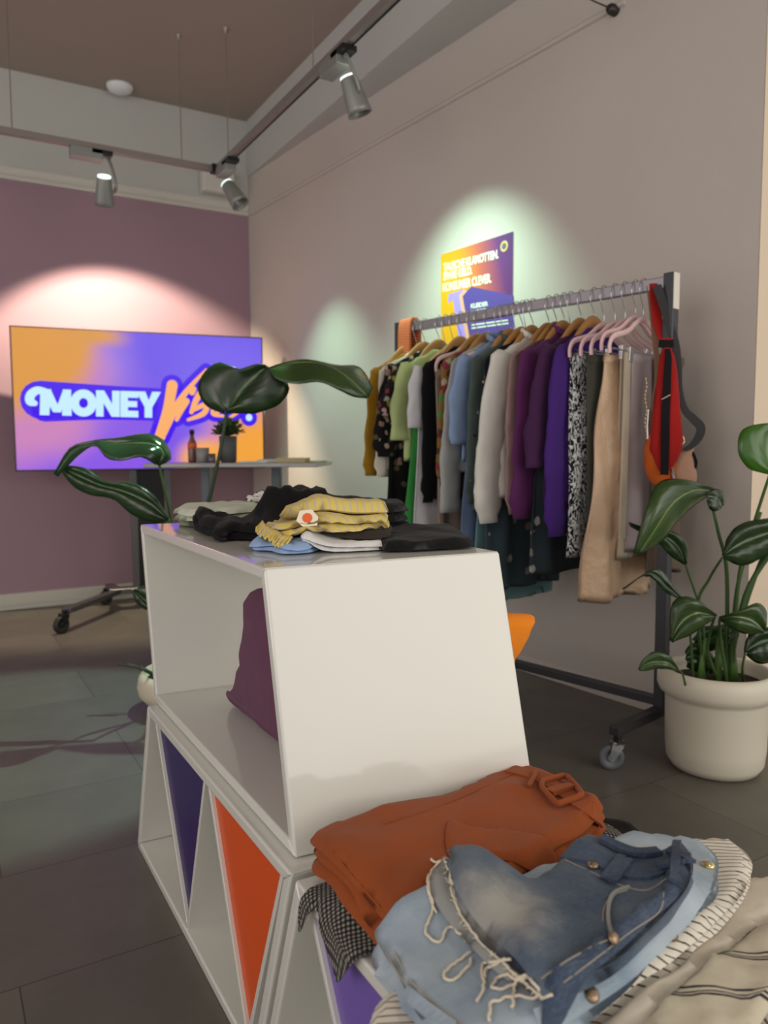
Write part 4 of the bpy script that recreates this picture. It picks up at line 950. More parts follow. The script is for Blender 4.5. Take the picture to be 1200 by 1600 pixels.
leaf(PL, 2.33, [(1122, 964, .05), (1150, 956), (1184, 942), (1198, 958), (1195, 986)], [(1122, 967, .05), (1148, 964), (1170, 968), (1184, 978), (1194, 988)], [(1124, 970, .05), (1144, 982), (1162, 990), (1178, 990), (1192, 989)], stem=[PD(1124, 968, 2.39), PD(1126, 1000, 2.45), sb(.01, -.03)], rad=.005)
leaf(PL, 2.32, [(1060, 1046, .02), (1048, 1026), (1025, 1018), (1006, 1028), (997, 1046)], [(1060, 1048, .02), (1044, 1036), (1025, 1034), (1010, 1038), (998, 1047)], [(1058, 1049, .02), (1044, 1046), (1026, 1045), (1010, 1048), (999, 1048)], stem=[PD(1058, 1046, 2.34), PD(1066, 1052, 2.38), PD(1072, 1075, 2.42)], rad=.003, sag=.004)
leaf(PL, 2.42, [(1162, 1020), (1166, 998), (1180, 984), (1215, 978)], [(1163, 1021), (1178, 1008), (1194, 1000), (1216, 998)], [(1165, 1023), (1182, 1036), (1200, 1036), (1218, 1022)], m=m_leafd, stem=[PD(1164, 1021, 2.42), PD(1160, 1045, 2.45), sb(.09, .0)], rad=.004)
leaf(PL, 2.58, [(1142, 972), (1120, 978), (1096, 980), (1082, 1000)], [(1142, 985), (1124, 992), (1104, 1000), (1084, 1008)], [(1142, 1000), (1128, 1012), (1108, 1018), (1086, 1012)], m=m_leafd, stem=[PD(1138, 986, 2.58), sb(.02, .03)], rad=.004)
leaf(PL, 2.55, [(1070, 1020), (1080, 1006), (1100, 1008), (1118, 1030)], [(1070, 1030), (1084, 1024), (1100, 1030), (1114, 1046)], [(1072, 1042), (1084, 1048), (1098, 1052), (1112, 1052)], m=m_leafd, nm='leaf')
leaf(PL, 2.48, [(1160, 962), (1170, 970), (1150, 985), (1142, 1006)], [(1158, 966), (1160, 980), (1146, 996), (1140, 1008)], [(1150, 970), (1148, 984), (1140, 996), (1138, 1008)], m=m_leafd, sag=.002)
for (a, b_, c_, r_) in (((1215, 850), (1165, 930), (.055, .02), .008), ((1188, 800), (1152, 920), (.045, .0), .0065), ((1240, 780), (1180, 900), (.05, .03), .0075), ((1090, 870), (1100, 960), (.0, .01), .005)):
    if a[0] == 1090: continue
    MB().tube(catmull([PD(a[0], a[1], 2.42), PD(b_[0], b_[1], 2.47), sb(*c_)], 6), r_, 9).build('stem', m_stem, PL, smooth=True)
for dx, dy, r_ in ((.055, 0, .019), (-.045, .01, .012), (-.01, -.02, .011), (.02, .02, .012)):
    MB().tube([sb(dx, dy), sb(dx*.9, dy)+Vector((0, 0, .07)), sb(dx*.8, dy)+Vector((.005, 0, .15))], [r_, r_*.85, r_*.5], 12, upv=rt, flat=.6).build('leaf_sheath', mat('sheath_green', (74, 108, 44), .5, var=.2), PL, smooth=True)
# --- plant behind the display units
D2 = 3.0
p2 = PZ(312, 1120, 0); p2 = Vector((.95, 2.98, 0))
P2 = thing('potted_plant', 'tall strelitzia in low beige bowl behind the tall white box', 'plant', p2)
pl2 = PD(218, 1066, 3.15); rr = (PD(300, 1066, 3.15)-pl2).length
p2 = Vector((PD(300, 1066, 3.15).x, PD(300, 1066, 3.15).y, 0)); P2.location = p2
MB().lathe([(0, 0), (rr*.6, 0), (rr*.72, .012), (rr*.97, .07), (rr, .10), (rr*.97, .14), (rr*.9, .16), (rr*.86, .158), (rr*.88, .13), (0, .12)], 56, None, p2).build('pot', mat('beige_bowl', (204, 194, 174), .5), P2, smooth=True)
MB().lathe([(rr*.88, .128), (rr*.5, .138), (0, .14)], 40, None, p2).build('soil', m_soil, P2, smooth=True)
s2 = lambda dx, dy=0.: p2+Vector((dx, dy, .13))
leaf(P2, D2, [(352, 647), (322, 634), (309, 606), (322, 578), (345, 566), (366, 578), (396, 571), (414, 574)], [(354, 646), (366, 628), (376, 612), (390, 596), (404, 583), (418, 576)], [(356, 646), (382, 646), (404, 645), (436, 632), (452, 610), (444, 592), (420, 577)],
     m=m_leafd, stem=[PD(354, 645, D2), PD(345, 700, D2), PD(332, 760, D2+.02), PD(318, 830, D2+.05), s2(.0)], rad=.008, sag=.02, sm=m_stemd)
leaf(P2, D2-.05, [(416, 577), (440, 569), (478, 562, .03), (520, 571, .08), (556, 571, .1), (572, 585, .1), (583, 608, .06)], [(418, 578), (450, 568), (490, 566), (520, 574, -.02), (548, 594, -.02), (576, 622)], [(420, 578), (432, 592, -.05), (460, 600, -.08), (498, 597, -.08), (530, 610, -.06), (552, 620, -.04), (574, 623)], m=m_leaf, sag=.008)
leaf(P2, D2-.1, [(248, 728), (268, 716, .04), (256, 688, .05), (228, 677, .04), (190, 683, .03), (150, 690, .02), (110, 700), (86, 742)], [(247, 728), (256, 706), (240, 694), (210, 692), (180, 694), (145, 692, -.01), (112, 706), (87, 743)], [(244, 728), (236, 722, -.05), (218, 714, -.07), (190, 720, -.07), (166, 716, -.06), (148, 697, -.04), (118, 716), (90, 745)], m=leafmat('strelitzia_leaf_glossy', (30, 54, 32), (48, 80, 50), (110, 140, 90), .18), stem=[PD(248, 722, D2-.08), PD(256, 760, D2-.05), PD(266, 805, D2), PD(280, 880, D2+.05), s2(-.06)], rad=.006, sag=.012)
leaf(P2, D2-.06, [(266, 812), (244, 778), (222, 760), (196, 752), (168, 752), (130, 730), (92, 728)], [(264, 814), (240, 790), (214, 776), (186, 766), (156, 758), (124, 744), (93, 730)], [(262, 815), (236, 816), (206, 804), (176, 780), (140, 773), (112, 758), (95, 734)], m=m_leafd, stem=[PD(264, 812, D2-.06), PD(270, 860, D2), s2(-.08, .03)], rad=.006)
leaf(P2, D2+.1, [(246, 1066), (224, 1046), (205, 1038), (184, 1039)], [(248, 1062), (226, 1050), (206, 1042), (185, 1040)], [(250, 1056), (228, 1044), (208, 1037), (186, 1038)], m=m_leafd, sag=.002)
leaf(P2, D2+.1, [(236, 955), (222, 950), (210, 936), (208, 922)], [(240, 948), (228, 940), (218, 930), (210, 922)], [(244, 918), (234, 914), (222, 916), (212, 921)], m=m_leafd, sag=.01, stem=[PD(238, 945, D2+.1), PD(262, 1000, D2+.1), s2(-.05, .02)])
# ------------------------------------------------------------------ folded clothes
SUP = []      # supports: BVH trees of what already lies on the units
def bvh_of(o):
    me = o.data; M = o.matrix_world if o.parent is None else Matrix.Identity(4)
    return BVHTree.FromPolygons([v.co.copy() for v in me.vertices], [tuple(p.vertices) for p in me.polygons])
def floor_z(x, y, base, sup):
    z = base
    for b_ in sup:
        h = b_.ray_cast(Vector((x, y, 2.0)), Vector((0, 0, -1)))
        if h[0] is not None and h[0].z > z: z = h[0].z
    return z
def pillow(name, m, outline, base, T, parent=None, sup=(), r=None, seed=1, wr=.004, ws=14., layers=1, jit=.006, res=.011, rot=0., smooth_it=12, hump=0., ruffle=0., closed=True, dirn=None, edge_n=5, droop=None, tags=None, uvs=1.):
    """a folded garment: soft sheets following what they lie on; outline in world x,y"""
    out0 = catmull([Vector((p[0], p[1], 0)) for p in outline], edge_n, True)
    mb = MB(); Tl = T/layers; allsup = list(sup)
    for L in range(layers):
        c = sum(out0, Vector())/len(out0)
        ol = []
        for i, p in enumerate(out0):
            q = p + (p-c).normalized()*jit*(noise.noise(p*14+Vector((seed*3.1, L*4.7, 0)))*1.6-.3*L)
            ol.append(q)
        xs = [p.x for p in ol]; ys = [p.y for p in ol]
        pts = [Vector((p.x, p.y)) for p in ol]; nb = len(pts)
        x = min(xs)+res/2; rowi = 0
        A_ = np.array([(p.x, p.y) for p in pts]); B_ = np.roll(A_, -1, axis=0)
        gx, gy = np.meshgrid(np.arange(min(xs), max(xs), res), np.arange(min(ys), max(ys), res)); gx = gx+(np.arange(gx.shape[0]) % 2)[:, None]*res/2
        G = np.stack([gx.ravel(), gy.ravel()], 1)
        ins = np.zeros(len(G), bool)
        for a, b_ in zip(A_, B_):
            if a[1] == b_[1]: continue
            cnd = ((a[1] > G[:, 1]) != (b_[1] > G[:, 1])) & (G[:, 0] < (b_[0]-a[0])*(G[:, 1]-a[1])/(b_[1]-a[1])+a[0]); ins ^= cnd
        G = G[ins]
        def dist(Q):
            best = np.full(len(Q), 9.)
            for a, b_ in zip(A_, B_):
                ab = b_-a; l2 = max((ab**2).sum(), 1e-12); t_ = np.clip(((Q-a)@ab)/l2, 0, 1); d = Q-(a+t_[:, None]*ab); best = np.minimum(best, np.sqrt((d**2).sum(1)))
            return best
        if len(G): G = G[dist(G) > res*.45]
        V2, E2, F2, *_ = delaunay_2d_cdt(pts+[Vector(g) for g in G], [(i, (i+1) % nb) for i in range(nb)], [], 1, 1e-6)
        Q = np.array([(v.x, v.y) for v in V2]); D_ = dist(Q); n = len(V2)
        zf = np.array([floor_z(q[0], q[1], base(q[0], q[1]) if callable(base) else base, allsup) for q in Q])
        adj = [set() for _ in range(n)]
        for f in F2:
            for i in range(len(f)): adj[f[i]].add(f[(i+1) % len(f)]); adj[f[(i+1) % len(f)]].add(f[i])
        zs_ = zf.copy()
        for it in range(smooth_it):
            z2 = zs_.copy()
            for i in range(n):
                if adj[i]: z2[i] = .5*zs_[i]+.5*sum(zs_[j] for j in adj[i])/len(adj[i])
            zs_ = np.maximum(z2, zf)
        rr_ = r or max(T*.75, .008); rl = rr_/max(1, layers*.8)
        f_ = np.sqrt(np.clip(1-(1-np.clip(D_/rl, 0, 1))**2, 0, 1))
        top = []; bot = []
        rc, rs = math.cos(rot), math.sin(rot)
        maxD = max(D_.max(), 1e-6)
        for i, q in enumerate(Q):
            v3 = Vector((q[0], q[1], seed*.37+L*.2))
            if dirn is not None:
                a1 = q[0]*dirn[0]+q[1]*dirn[1]; a2 = -q[0]*dirn[1]+q[1]*dirn[0]; vv = Vector((a1*ws*.35, a2*ws*1.5, seed+L*.3))
            else: vv = v3*ws
            w_ = noise.noise(vv)+.5*noise.noise(vv*2.1)
            w_ = (abs(w_)**.8*(1 if w_ > 0 else -.35))*wr*2.2
            ruf = ruffle*math.sin(v3.x*260+v3.y*190)*max(0, 1-D_[i]/.02) if ruffle else 0
            amp = min(1, D_[i]/(rl*1.2))
            zb = zs_[i]+.0008+max(0, ruf)
            zt = zb+Tl*(.18+.82*f_[i])+ (w_ if w_ > 0 else w_*min(1, Tl/.01))*(.25+.75*amp)*(1 if L == layers-1 else .3)+hump*(D_[i]/maxD)**1.2*(1 if L == layers-1 else .0)
            zt = max(zt, zb+.0015)
            top.append(zt); bot.append(zb+Tl*.18*(1-f_[i]))
        V = [Vector((q[0], q[1], z)) for q, z in zip(Q, top)]+[Vector((q[0], q[1], z)) for q, z in zip(Q, bot)]
        UV = [((q[0]*rc-q[1]*rs)*uvs, (q[0]*rs+q[1]*rc)*uvs) for q in Q]*2
        Fc = []
        ecount = {}
        for f in F2:
            f = list(f); a, b_, c_ = Q[f[0]], Q[f[1]], Q[f[2]]
            if (b_[0]-a[0])*(c_[1]-a[1])-(b_[1]-a[1])*(c_[0]-a[0]) < 0: f = f[::-1]
            Fc.append(tuple(f)); Fc.append(tuple(n+k for k in reversed(f)))
            for i in range(len(f)): ecount[(f[i], f[(i+1) % len(f)])] = 1
        for (a, b_) in list(ecount):
            if (b_, a) not in ecount: Fc.append((b_, a, n+a, n+b_))
        if droop:
            V = [droop(v) for v in V]
        mb.add(V, Fc, UV)
        allsup = allsup+[BVHTree.FromPolygons(V, Fc)]
    o = mb.build(name, m, parent, smooth=True)
    md = o.modifiers.new('edge', 'EDGE_SPLIT') if False else None
    tree = bvh_of(o)
    return o, tree
def hit(px, py, trees, lift=.0):
    d = ray(px, py).normalized(); best = None
    for t_ in trees:
        h = t_.ray_cast(CP, d)
        if h[0] is not None and (best is None or h[3] < best[2]): best = (h[0], h[1], h[3])
    if best is None: return None
    n = best[1] if best[1].z > 0 else -best[1]
    return best[0]+n*lift, n
def onsurf(pts, trees, lift=.001, sub=5):
    P = catmull([Vector((a[0], a[1], 0)) for a in pts], sub); out = []; nn = []
    for q in P:
        h = hit(q.x, q.y, trees, lift)
        if h: out.append(h[0]); nn.append(h[1])
    if len(out) < 3: return [], []
    for k in range(2):
        out = [out[0]]+[(out[i-1]+out[i]*2+out[i+1])/4 for i in range(1, len(out)-1)]+[out[-1]]
    nn = [sum(nn[max(0, i-2):i+3], Vector()).normalized() for i in range(len(nn))]
    return out, nn
def band(nm, m, par, pts, trees, wd, th=.0025, lift=.001, sub=5):
    P, N_ = onsurf(pts, trees, lift, sub)
    if len(P) < 2: return None
    return MB().ribbon(P, N_, wd, th).build(nm, m, par)
def thread(mb, pts, trees, r=.0011, lift=.0015, seed=0):
    P, N_ = onsurf(pts, trees, lift, 6)
    if len(P) < 2: return
    P = [p+Vector((noise.noise(p*160+Vector((seed, 0, 0))), noise.noise(p*160+Vector((0, seed, 9))), abs(noise.noise(p*120))))*.0022 for p in P]
    mb.tube(P, r, 6)
def PZs(l, z): return [PZ(q[0], q[1], q[2] if len(q) > 2 else z) for q in l]
def solo(o, tree, label, cat, group=None):
    c = sum((v.co for v in o.data.vertices), Vector())/len(o.data.vertices); zmin = min(v.co.z for v in o.data.vertices)
    rebase(o, (c.x, c.y, zmin)); tagit(o, label, cat, group); return o
UT = .4305
m_rust = cloth('rust_suedette', (150, 76, 36), wr=.25); m_hound = cloth('black_check', (22, 22, 22), 'check', period=.0062, cm=(66, 64, 60), c2=(150, 146, 136))
m_blk = cloth('black_jersey', (16, 16, 17)); m_dl = cloth('light_denim', (134, 154, 174), 'denim', c2=(184, 198, 208), c3=(196, 206, 212), wr=.6)
_f = PZ(780, 1440, .53)
m_dd = cloth('faded_denim', (62, 78, 100), 'denim', c2=(100, 112, 126), c3=(132, 142, 152), wr=.7, fade=(_f.x, _f.y, .085, (168, 168, 162))); m_ddk = cloth('dark_denim', (46, 58, 80), 'denim', c2=(76, 90, 112), c3=(124, 136, 152), wr=.6)
m_din = cloth('denim_inside', (150, 152, 150), wr=.4); m_str = cloth('striped_jersey', (226, 220, 206), 'stripe', axis=1, period=.0095, duty=.17, c2=(36, 34, 48))
m_wht = cloth('white_linen', (222, 214, 198), wr=.8); m_ck = cloth('cream_striped_cotton', (208, 200, 178), 'tripes', period=.07, c2=(50, 46, 56), wr=1.0)
m_thr = mat('pale_thread_cotton', (222, 212, 190), .9); m_thd = mat('seam_thread', (160, 152, 134), .9); m_metal = mat('copper_button', (150, 130, 108), .35, .85); m_gold = mat('pale_brass_button', (220, 206, 150), .3, .85)
G1 = 'clothes in the pile on the low front unit'
tab = []
# cream shirt with dark stripes, lowest at the right
o, t_ = pillow('striped_shirt', m_ck, PZs([(860, 1640), (930, 1570), (985, 1500), (1050, 1450), (1120, 1400), (1200, 1360), (1300, 1330), (1400, 1440), (1350, 1650), (1100, 1800), (900, 1780)], .452), UT, .010, layers=1, seed=5, wr=.006, ws=16, rot=.5, hump=.0, res=.012, sup=[], jit=.01)

o2, t2 = pillow('sleeve', m_ck, PZs([(1010, 1600), (1000, 1560), (1040, 1500), (1100, 1480), (1160, 1440), (1230, 1430), (1260, 1500), (1200, 1560), (1140, 1640), (1060, 1660)], .47), UT, .010, None, layers=1, seed=6, wr=.006, ws=18, rot=-.9, sup=[t_], hump=.004)
oc, tc_ = o, t_
solo(o, t_, 'crumpled cream shirt with triple dark stripes at the front right of pile', 'shirt', G1); tab.append(t_); tab.append(t2); o2.parent = oc; o2.matrix_parent_inverse = Matrix.Translation(-Vector(oc.location))
# white cloth
o, t_ = pillow('white_shirt', m_wht, PZs([(800, 1660), (880, 1610), (960, 1545), (1040, 1470), (1110, 1400), (1150, 1350), (1215, 1345), (1240, 1380), (1180, 1440), (1110, 1500), (1030, 1560), (960, 1625), (860, 1700)], .466), UT, .009, layers=1, seed=8, wr=.003, ws=12, sup=tab, hump=.0, dirn=(.8, .6))
solo(o, t_, 'plain white garment squeezed between striped jersey and cream shirt', 'shirt', G1); tab.append(t_)
# striped jersey
o, t_ = pillow('striped_jersey', m_str, PZs([(572, 1640), (580, 1570), (610, 1530), (700, 1470), (820, 1400), (930, 1330), (1040, 1309), (1110, 1300), (1150, 1304), (1174, 1330), (1166, 1375), (1120, 1440), (1060, 1495), (980, 1545), (900, 1598), (820, 1650), (700, 1720)], .476), UT+.014, .024, layers=2, seed=11, wr=.003, ws=9, sup=tab, rot=.46, jit=.003, smooth_it=30)
# stripes run across the garment
solo(o, t_, 'white jersey with thin navy stripes lying under the light denim', 'jersey', G1); tab.append(t_)
# black garment, houndstooth garment on the left part
o, t_ = pillow('black_trousers', m_blk, PZs([(560, 1462), (520, 1420), (560, 1340), (700, 1290), (850, 1262), (945, 1275), (1000, 1292), (1000, 1320), (930, 1350), (800, 1420), (640, 1480), (590, 1482)], .44), UT, .010, layers=1, seed=14, wr=.004, sup=tab)
solo(o, t_, 'plain black garment at the bottom under the rust trousers', 'trousers', G1); tab.append(t_)
def droopL(v):
    # over the front edge of the unit the cloth bends down
    e = .432
    if v.x >= e: return v
    d = e-v.x; R_ = .02
    if d < R_*1.57: a = d/R_; return Vector((e-R_*math.sin(a), v.y, v.z-R_*(1-math.cos(a))))
    return Vector((e-R_-.10*(d-R_*1.57), v.y-.12*(d-R_*1.57), v.z-R_-(d-R_*1.57)))
ho = [(.60, .995), (.53, 1.0), (.485, .965), (.465, .945), (.43, .945), (.378, .945), (.372, .935), (.418, .90), (.40, .872), (.378, .838), (.370, .825), (.40, .80), (.445, .772), (.50, .74), (.62, .74), (.80, .76), (.90, .80), (.90, .86), (.80, .95)]
o, t_ = pillow('checked_trousers', m_hound, ho, UT+.004, .009, layers=1, seed=17, wr=.006, ws=17, sup=[t_], droop=droopL, rot=.45, res=.008, smooth_it=6)
solo(o, t_, 'black and grey checked garment hanging over the unit edge under the rust trousers', 'trousers', G1); tab.append(t_)
# rust coloured trousers
RT = thing('rust_trousers', 'folded rust orange trousers with covered belt buckle', 'trousers', (.65, .9, .46), G1)
ro = PZs([(489, 1308), (505, 1297), (560, 1286), (640, 1264), (705, 1243), (757, 1216), (795, 1199), (826, 1196), (868, 1214), (915, 1236), (942, 1266), (936, 1284), (900, 1318), (860, 1350), (790, 1390), (720, 1430), (672, 1452), (652, 1456), (622, 1462), (590, 1440), (556, 1404), (520, 1362), (496, 1332)], .485)
o, t_ = pillow('folded_body', m_rust, ro, UT+.012, .046, RT, sup=tab, layers=3, seed=21, wr=.0034, ws=9, jit=.007, dirn=(.9, .4), smooth_it=26, r=.03); rt_t = [t_]; tab.append(t_)
o, t2 = pillow('folded_leg', m_rust, PZs([(700, 1298), (740, 1303), (800, 1308), (868, 1330), (862, 1348), (838, 1360), (780, 1356), (730, 1352), (702, 1350)], .497), UT+.012, .006, RT, sup=tab, layers=1, seed=23, wr=.003, jit=.002, res=.008, smooth_it=14); tab.append(t2); rt_t.append(t2)
band('belt', m_rust, RT, [(797, 1203), (830, 1212), (862, 1228), (900, 1250), (936, 1276)], rt_t, .034, .004, .002)
band('belt_loop', m_rust, RT, [(838, 1210), (832, 1222), (826, 1232)], rt_t, .007, .004, .006)
def loop3(pts, trees, lift):
    L_ = []
    for q in catmull([Vector((a, b_, 0)) for a, b_ in pts], 5, True):
        h = hit(q.x, q.y, trees, lift)
        if h: L_.append(h[0])
    return L_
Lp = loop3([(846, 1230), (852, 1226), (880, 1220), (887, 1222), (908, 1244), (908, 1251), (878, 1262), (869, 1262), (847, 1238)], rt_t, .008)
MB().tube(Lp+[Lp[0]], .0052, 10, flat=.8).build('buckle', m_rust, RT, smooth=True)
band('buckle_tongue', m_rust, RT, [(858, 1246), (876, 1240), (894, 1236)], rt_t, .016, .008, .008)
for pts in ([(510, 1318), (560, 1380), (610, 1436)], [(800, 1210), (700, 1255), (600, 1288)]):
    band('seam', m_rust, RT, pts, rt_t, .0022, .0012, .0008)
# light denim dress, spread under the shorts
LD = thing('denim_dress', 'light blue denim garment with metal buttons under the faded shorts', 'dress', (.65, .65, .46), G1)
lo_ = PZs([(584, 1502, .455), (600, 1484, .455), (650, 1456, .46), (720, 1430, .47), (820, 1370), (915, 1335), (985, 1300), (1010, 1304), (1080, 1310), (1112, 1328), (1122, 1362), (1112, 1396), (1080, 1440), (1040, 1480), (985, 1530), (930, 1568), (860, 1606), (800, 1660), (720, 1690), (660, 1640, .46), (615, 1560, .455)], .492)
lo_ = [Vector((p.x+.0, p.y, 0)) for p in lo_]
def lowL(x, y): return UT+.002
o, t_ = pillow('folded_body', m_dl, lo_, lowL, .026, LD, sup=tab[2:], layers=2, seed=31, wr=.003, ws=8, smooth_it=30, jit=.005); ld = [t_]; tab.append(t_)
for off in (0, 12): band('hem_seam', m_thd, LD, [(604+off, 1490-off*.3), (628+off, 1530), (668+off, 1570), (712+off, 1604)], ld, .0016, .001, .0008)
band('button_placket', m_dl, LD, [(1094, 1334), (1098, 1370), (1076, 1412), (1030, 1460), (976, 1512), (912, 1556), (840, 1598)], ld, .024, .003, .0015)
for dx_ in (0, -17):
    band('hem', m_dl, LD, [(600+dx_*.5, 1500-dx_), (622+dx_*.5, 1536-dx_), (660+dx_*.5, 1572-dx_), (706+dx_*.5, 1606-dx_)], ld, .013, .004, .001)
for bx_, by_, mm in ((1106, 1356, m_gold), (1046, 1460, m_metal), (985, 1518, m_metal), (922, 1556, m_metal)):
    h = hit(bx_, by_, ld, .004)
    if h: MB().lathe([(.0, .003), (.004, .0032), (.0075, .002), (.0085, 0), (.0085, -.002)][::-1], 18, h[1].to_track_quat('Z', 'Y').to_matrix(), h[0]).build('button', mm, LD, smooth=True)
# faded shorts
SH_ = thing('denim_shorts', 'faded blue denim shorts with frayed hems on top of the pile', 'shorts', (.7, .7, .5), G1)
inn = PZs([(690, 1346), (672, 1368), (668, 1395), (680, 1425), (702, 1450), (740, 1484), (782, 1524), (826, 1556), (852, 1566), (880, 1540), (860, 1480), (800, 1420), (740, 1370), (710, 1350)], .508)
o, t_ = pillow('inner_leg', m_din, inn, UT+.02, .012, SH_, sup=tab, seed=41, wr=.004, ws=18, jit=.003, res=.008, smooth_it=20); tab.append(t_); sh_t = [t_]
so = PZs([(695, 1345), (722, 1351), (765, 1362), (808, 1380), (850, 1364), (878, 1340), (893, 1320), (918, 1309), (950, 1322), (985, 1334), (1022, 1334), (1046, 1324), (1072, 1328), (1082, 1350), (1078, 1390), (1046, 1436), (992, 1484), (930, 1526), (872, 1560), (846, 1560), (806, 1522), (752, 1474), (722, 1434), (706, 1398), (702, 1368)], .522)
o, t_ = pillow('folded_body', m_dd, so, UT+.06, .026, SH_, sup=tab, layers=2, seed=43, wr=.0055, ws=10, dirn=(.72, .45), smooth_it=26, jit=.003); tab.append(t_); sh_t.append(t_)
o, t_ = pillow('folded_side', m_ddk, PZs([(1048, 1328), (1074, 1334), (1078, 1360), (1072, 1396), (1020, 1452), (940, 1514), (880, 1558), (850, 1560), (850, 1546), (900, 1510), (965, 1462), (1020, 1418), (1038, 1388)], .53), UT+.02, .013, SH_, sup=tab, seed=47, wr=.004, ws=10, dirn=(.72, .45), smooth_it=14, jit=.002, res=.008); tab.append(t_); sh_t.append(t_)
band('back_waistband', m_ddk, SH_, [(938, 1314), (965, 1328), (995, 1338), (1030, 1336)], sh_t, .016, .006, .005)
band('waistband', m_ddk, SH_, [(892, 1328), (925, 1342), (965, 1358), (1005, 1366), (1040, 1350), (1066, 1336)], sh_t, .034, .005, .002)
for pts in ([(877, 1341), (928, 1365), (973, 1385), (1013, 1392), (1041, 1373)], [(985, 1388), (963, 1394), (950, 1410), (948, 1439), (956, 1464)], [(980, 1392), (957, 1400), (944, 1418), (942, 1440)], [(956, 1466), (920, 1482), (880, 1504), (846, 1530)], [(1036, 1395), (1030, 1425), (990, 1452), (940, 1490), (880, 1535)]):
    band('seam', m_thd, SH_, pts, sh_t, .0011, .0009, .0006)
for pts in ([(972, 1345), (958, 1362), (944, 1378)], [(984, 1350), (970, 1368), (956, 1384)], [(1058, 1322), (1056, 1350), (1050, 1382)]):
    band('belt_loop', m_ddk, SH_, pts, sh_t, .010, .0045, .006)
band('pocket_edge', m_din, SH_, [(984, 1388), (962, 1396), (952, 1412), (950, 1440), (958, 1462)], sh_t, .004, .003, .002)
for bx_, by_ in ((955, 1467), (926, 1356)):
    h = hit(bx_, by_, sh_t, .004)
    if h: MB().lathe([(.0065, -.002), (.0065, .001), (.004, .0026), (0, .003)], 16, h[1].to_track_quat('Z', 'Y').to_matrix(), h[0]).build('rivet', m_metal, SH_, smooth=True)
fr = MB(); allt = tab
edge = [(696, 1346), (704, 1372), (708, 1400), (724, 1434), (752, 1472), (786, 1502), (812, 1526), (846, 1556)]
for k in range(3): thread(fr, [(a+k*1.6-1.5, b_+k*1.3) for a, b_ in edge], allt, .0014, .002, k*3.3)
thread(fr, [(690, 1347), (676, 1362), (670, 1385), (674, 1410), (684, 1428)], allt, .0014, .002, 5)
rnd = random.Random(9)
P_ = catmull([Vector((a, b_, 0)) for a, b_ in edge], 8)
for i in range(46):
    q = P_[rnd.randrange(len(P_))]; dx, dy = rnd.uniform(-9, 3), rnd.uniform(-3, 8)
    thread(fr, [(q.x, q.y), (q.x+dx*.5+rnd.uniform(-2, 2), q.y+dy*.5), (q.x+dx, q.y+dy)], allt, .0006, .0015, i)
for pts in ([(672, 1368), (668, 1392), (677, 1412), (672, 1440), (664, 1456), (674, 1472), (688, 1474), (696, 1460), (702, 1450), (716, 1458), (728, 1474)],
            [(688, 1348), (680, 1350), (673, 1344)], [(736, 1490), (712, 1508), (694, 1524), (698, 1534), (714, 1532), (730, 1514), (738, 1500)],
            [(800, 1500), (770, 1505), (752, 1512), (758, 1540), (750, 1562), (746, 1568)], [(790, 1500), (764, 1516), (757, 1530)],
            [(820, 1530), (808, 1532), (800, 1528), (790, 1524), (774, 1536), (770, 1546), (786, 1548), (804, 1542)],
            [(864, 1556), (835, 1562), (800, 1560), (778, 1566), (766, 1572), (764, 1598)], [(846, 1554), (830, 1530), (812, 1528), (806, 1545), (802, 1566), (800, 1578)]):
    thread(fr, pts, allt, .0016, .0022, len(pts))
fr.build('frayed_threads', m_thr, SH_, smooth=True)

# ---- pile on the tall box
HT_ = .8635
def XY(px, Y): d = ray(px, 850); return Vector((d.x/d.y*Y, Y, 0))
G2 = 'clothes piled on the tall white box'
m_mint = cloth('pale_mint', (196, 202, 184)); m_ol = cloth('muted_olive', (134, 140, 112)); m_bv = cloth('black_velvet', (12, 12, 14), sheen=.05); m_bd = cloth('black_dotted', (18, 18, 20), 'floral', cols=[(160, 160, 160), (120, 120, 120)], scale=90, size=.14, sparse=.4)
m_yel = cloth('yellow_striped', (222, 200, 110), 'stripe', period=.0135, duty=.22, c2=(196, 186, 176), wr=.5); m_br = cloth('charcoal_brown', (52, 46, 42)); m_lb = cloth('pale_blue', (150, 178, 220)); m_wh2 = cloth('white_jersey', (222, 222, 222)); m_wb = cloth('black_white_brush', (224, 224, 216), 'floral', cols=[(20, 20, 24), (30, 40, 34)], scale=60, size=.45, sparse=.3)
top = []
o, t_ = pillow('folded_shirt', m_ol, [XY(283, 1.93), XY(290, 1.84), XY(330, 1.76), XY(420, 1.72), (.86, 1.74), (.86, 1.95), XY(300, 1.96)], HT_, .018, layers=1, seed=51, wr=.003); solo(o, t_, 'muted olive garment under the pale mint one on tall box', 'shirt', G2); top.append(t_)
o, t_ = pillow('folded_shirt', m_mint, [XY(276, 1.95), XY(275, 1.88), XY(300, 1.80), XY(345, 1.74), XY(400, 1.74), (.85, 1.78), (.84, 1.96), XY(330, 1.97)], HT_, .028, layers=2, seed=52, wr=.004, ws=16, sup=top, hump=.0); solo(o, t_, 'pale mint folded shirt at the far left of tall box', 'shirt', G2); top.append(t_)
o, t_ = pillow('patterned_scarf', m_wb, [XY(385, 1.90), XY(392, 1.86), XY(412, 1.86), XY(424, 1.9), XY(410, 1.93)], HT_, .016, seed=53, wr=.005, ws=30, sup=top, res=.007); solo(o, t_, 'small black and white patterned cloth on the pale mint shirt', 'scarf', G2); top.append(t_)
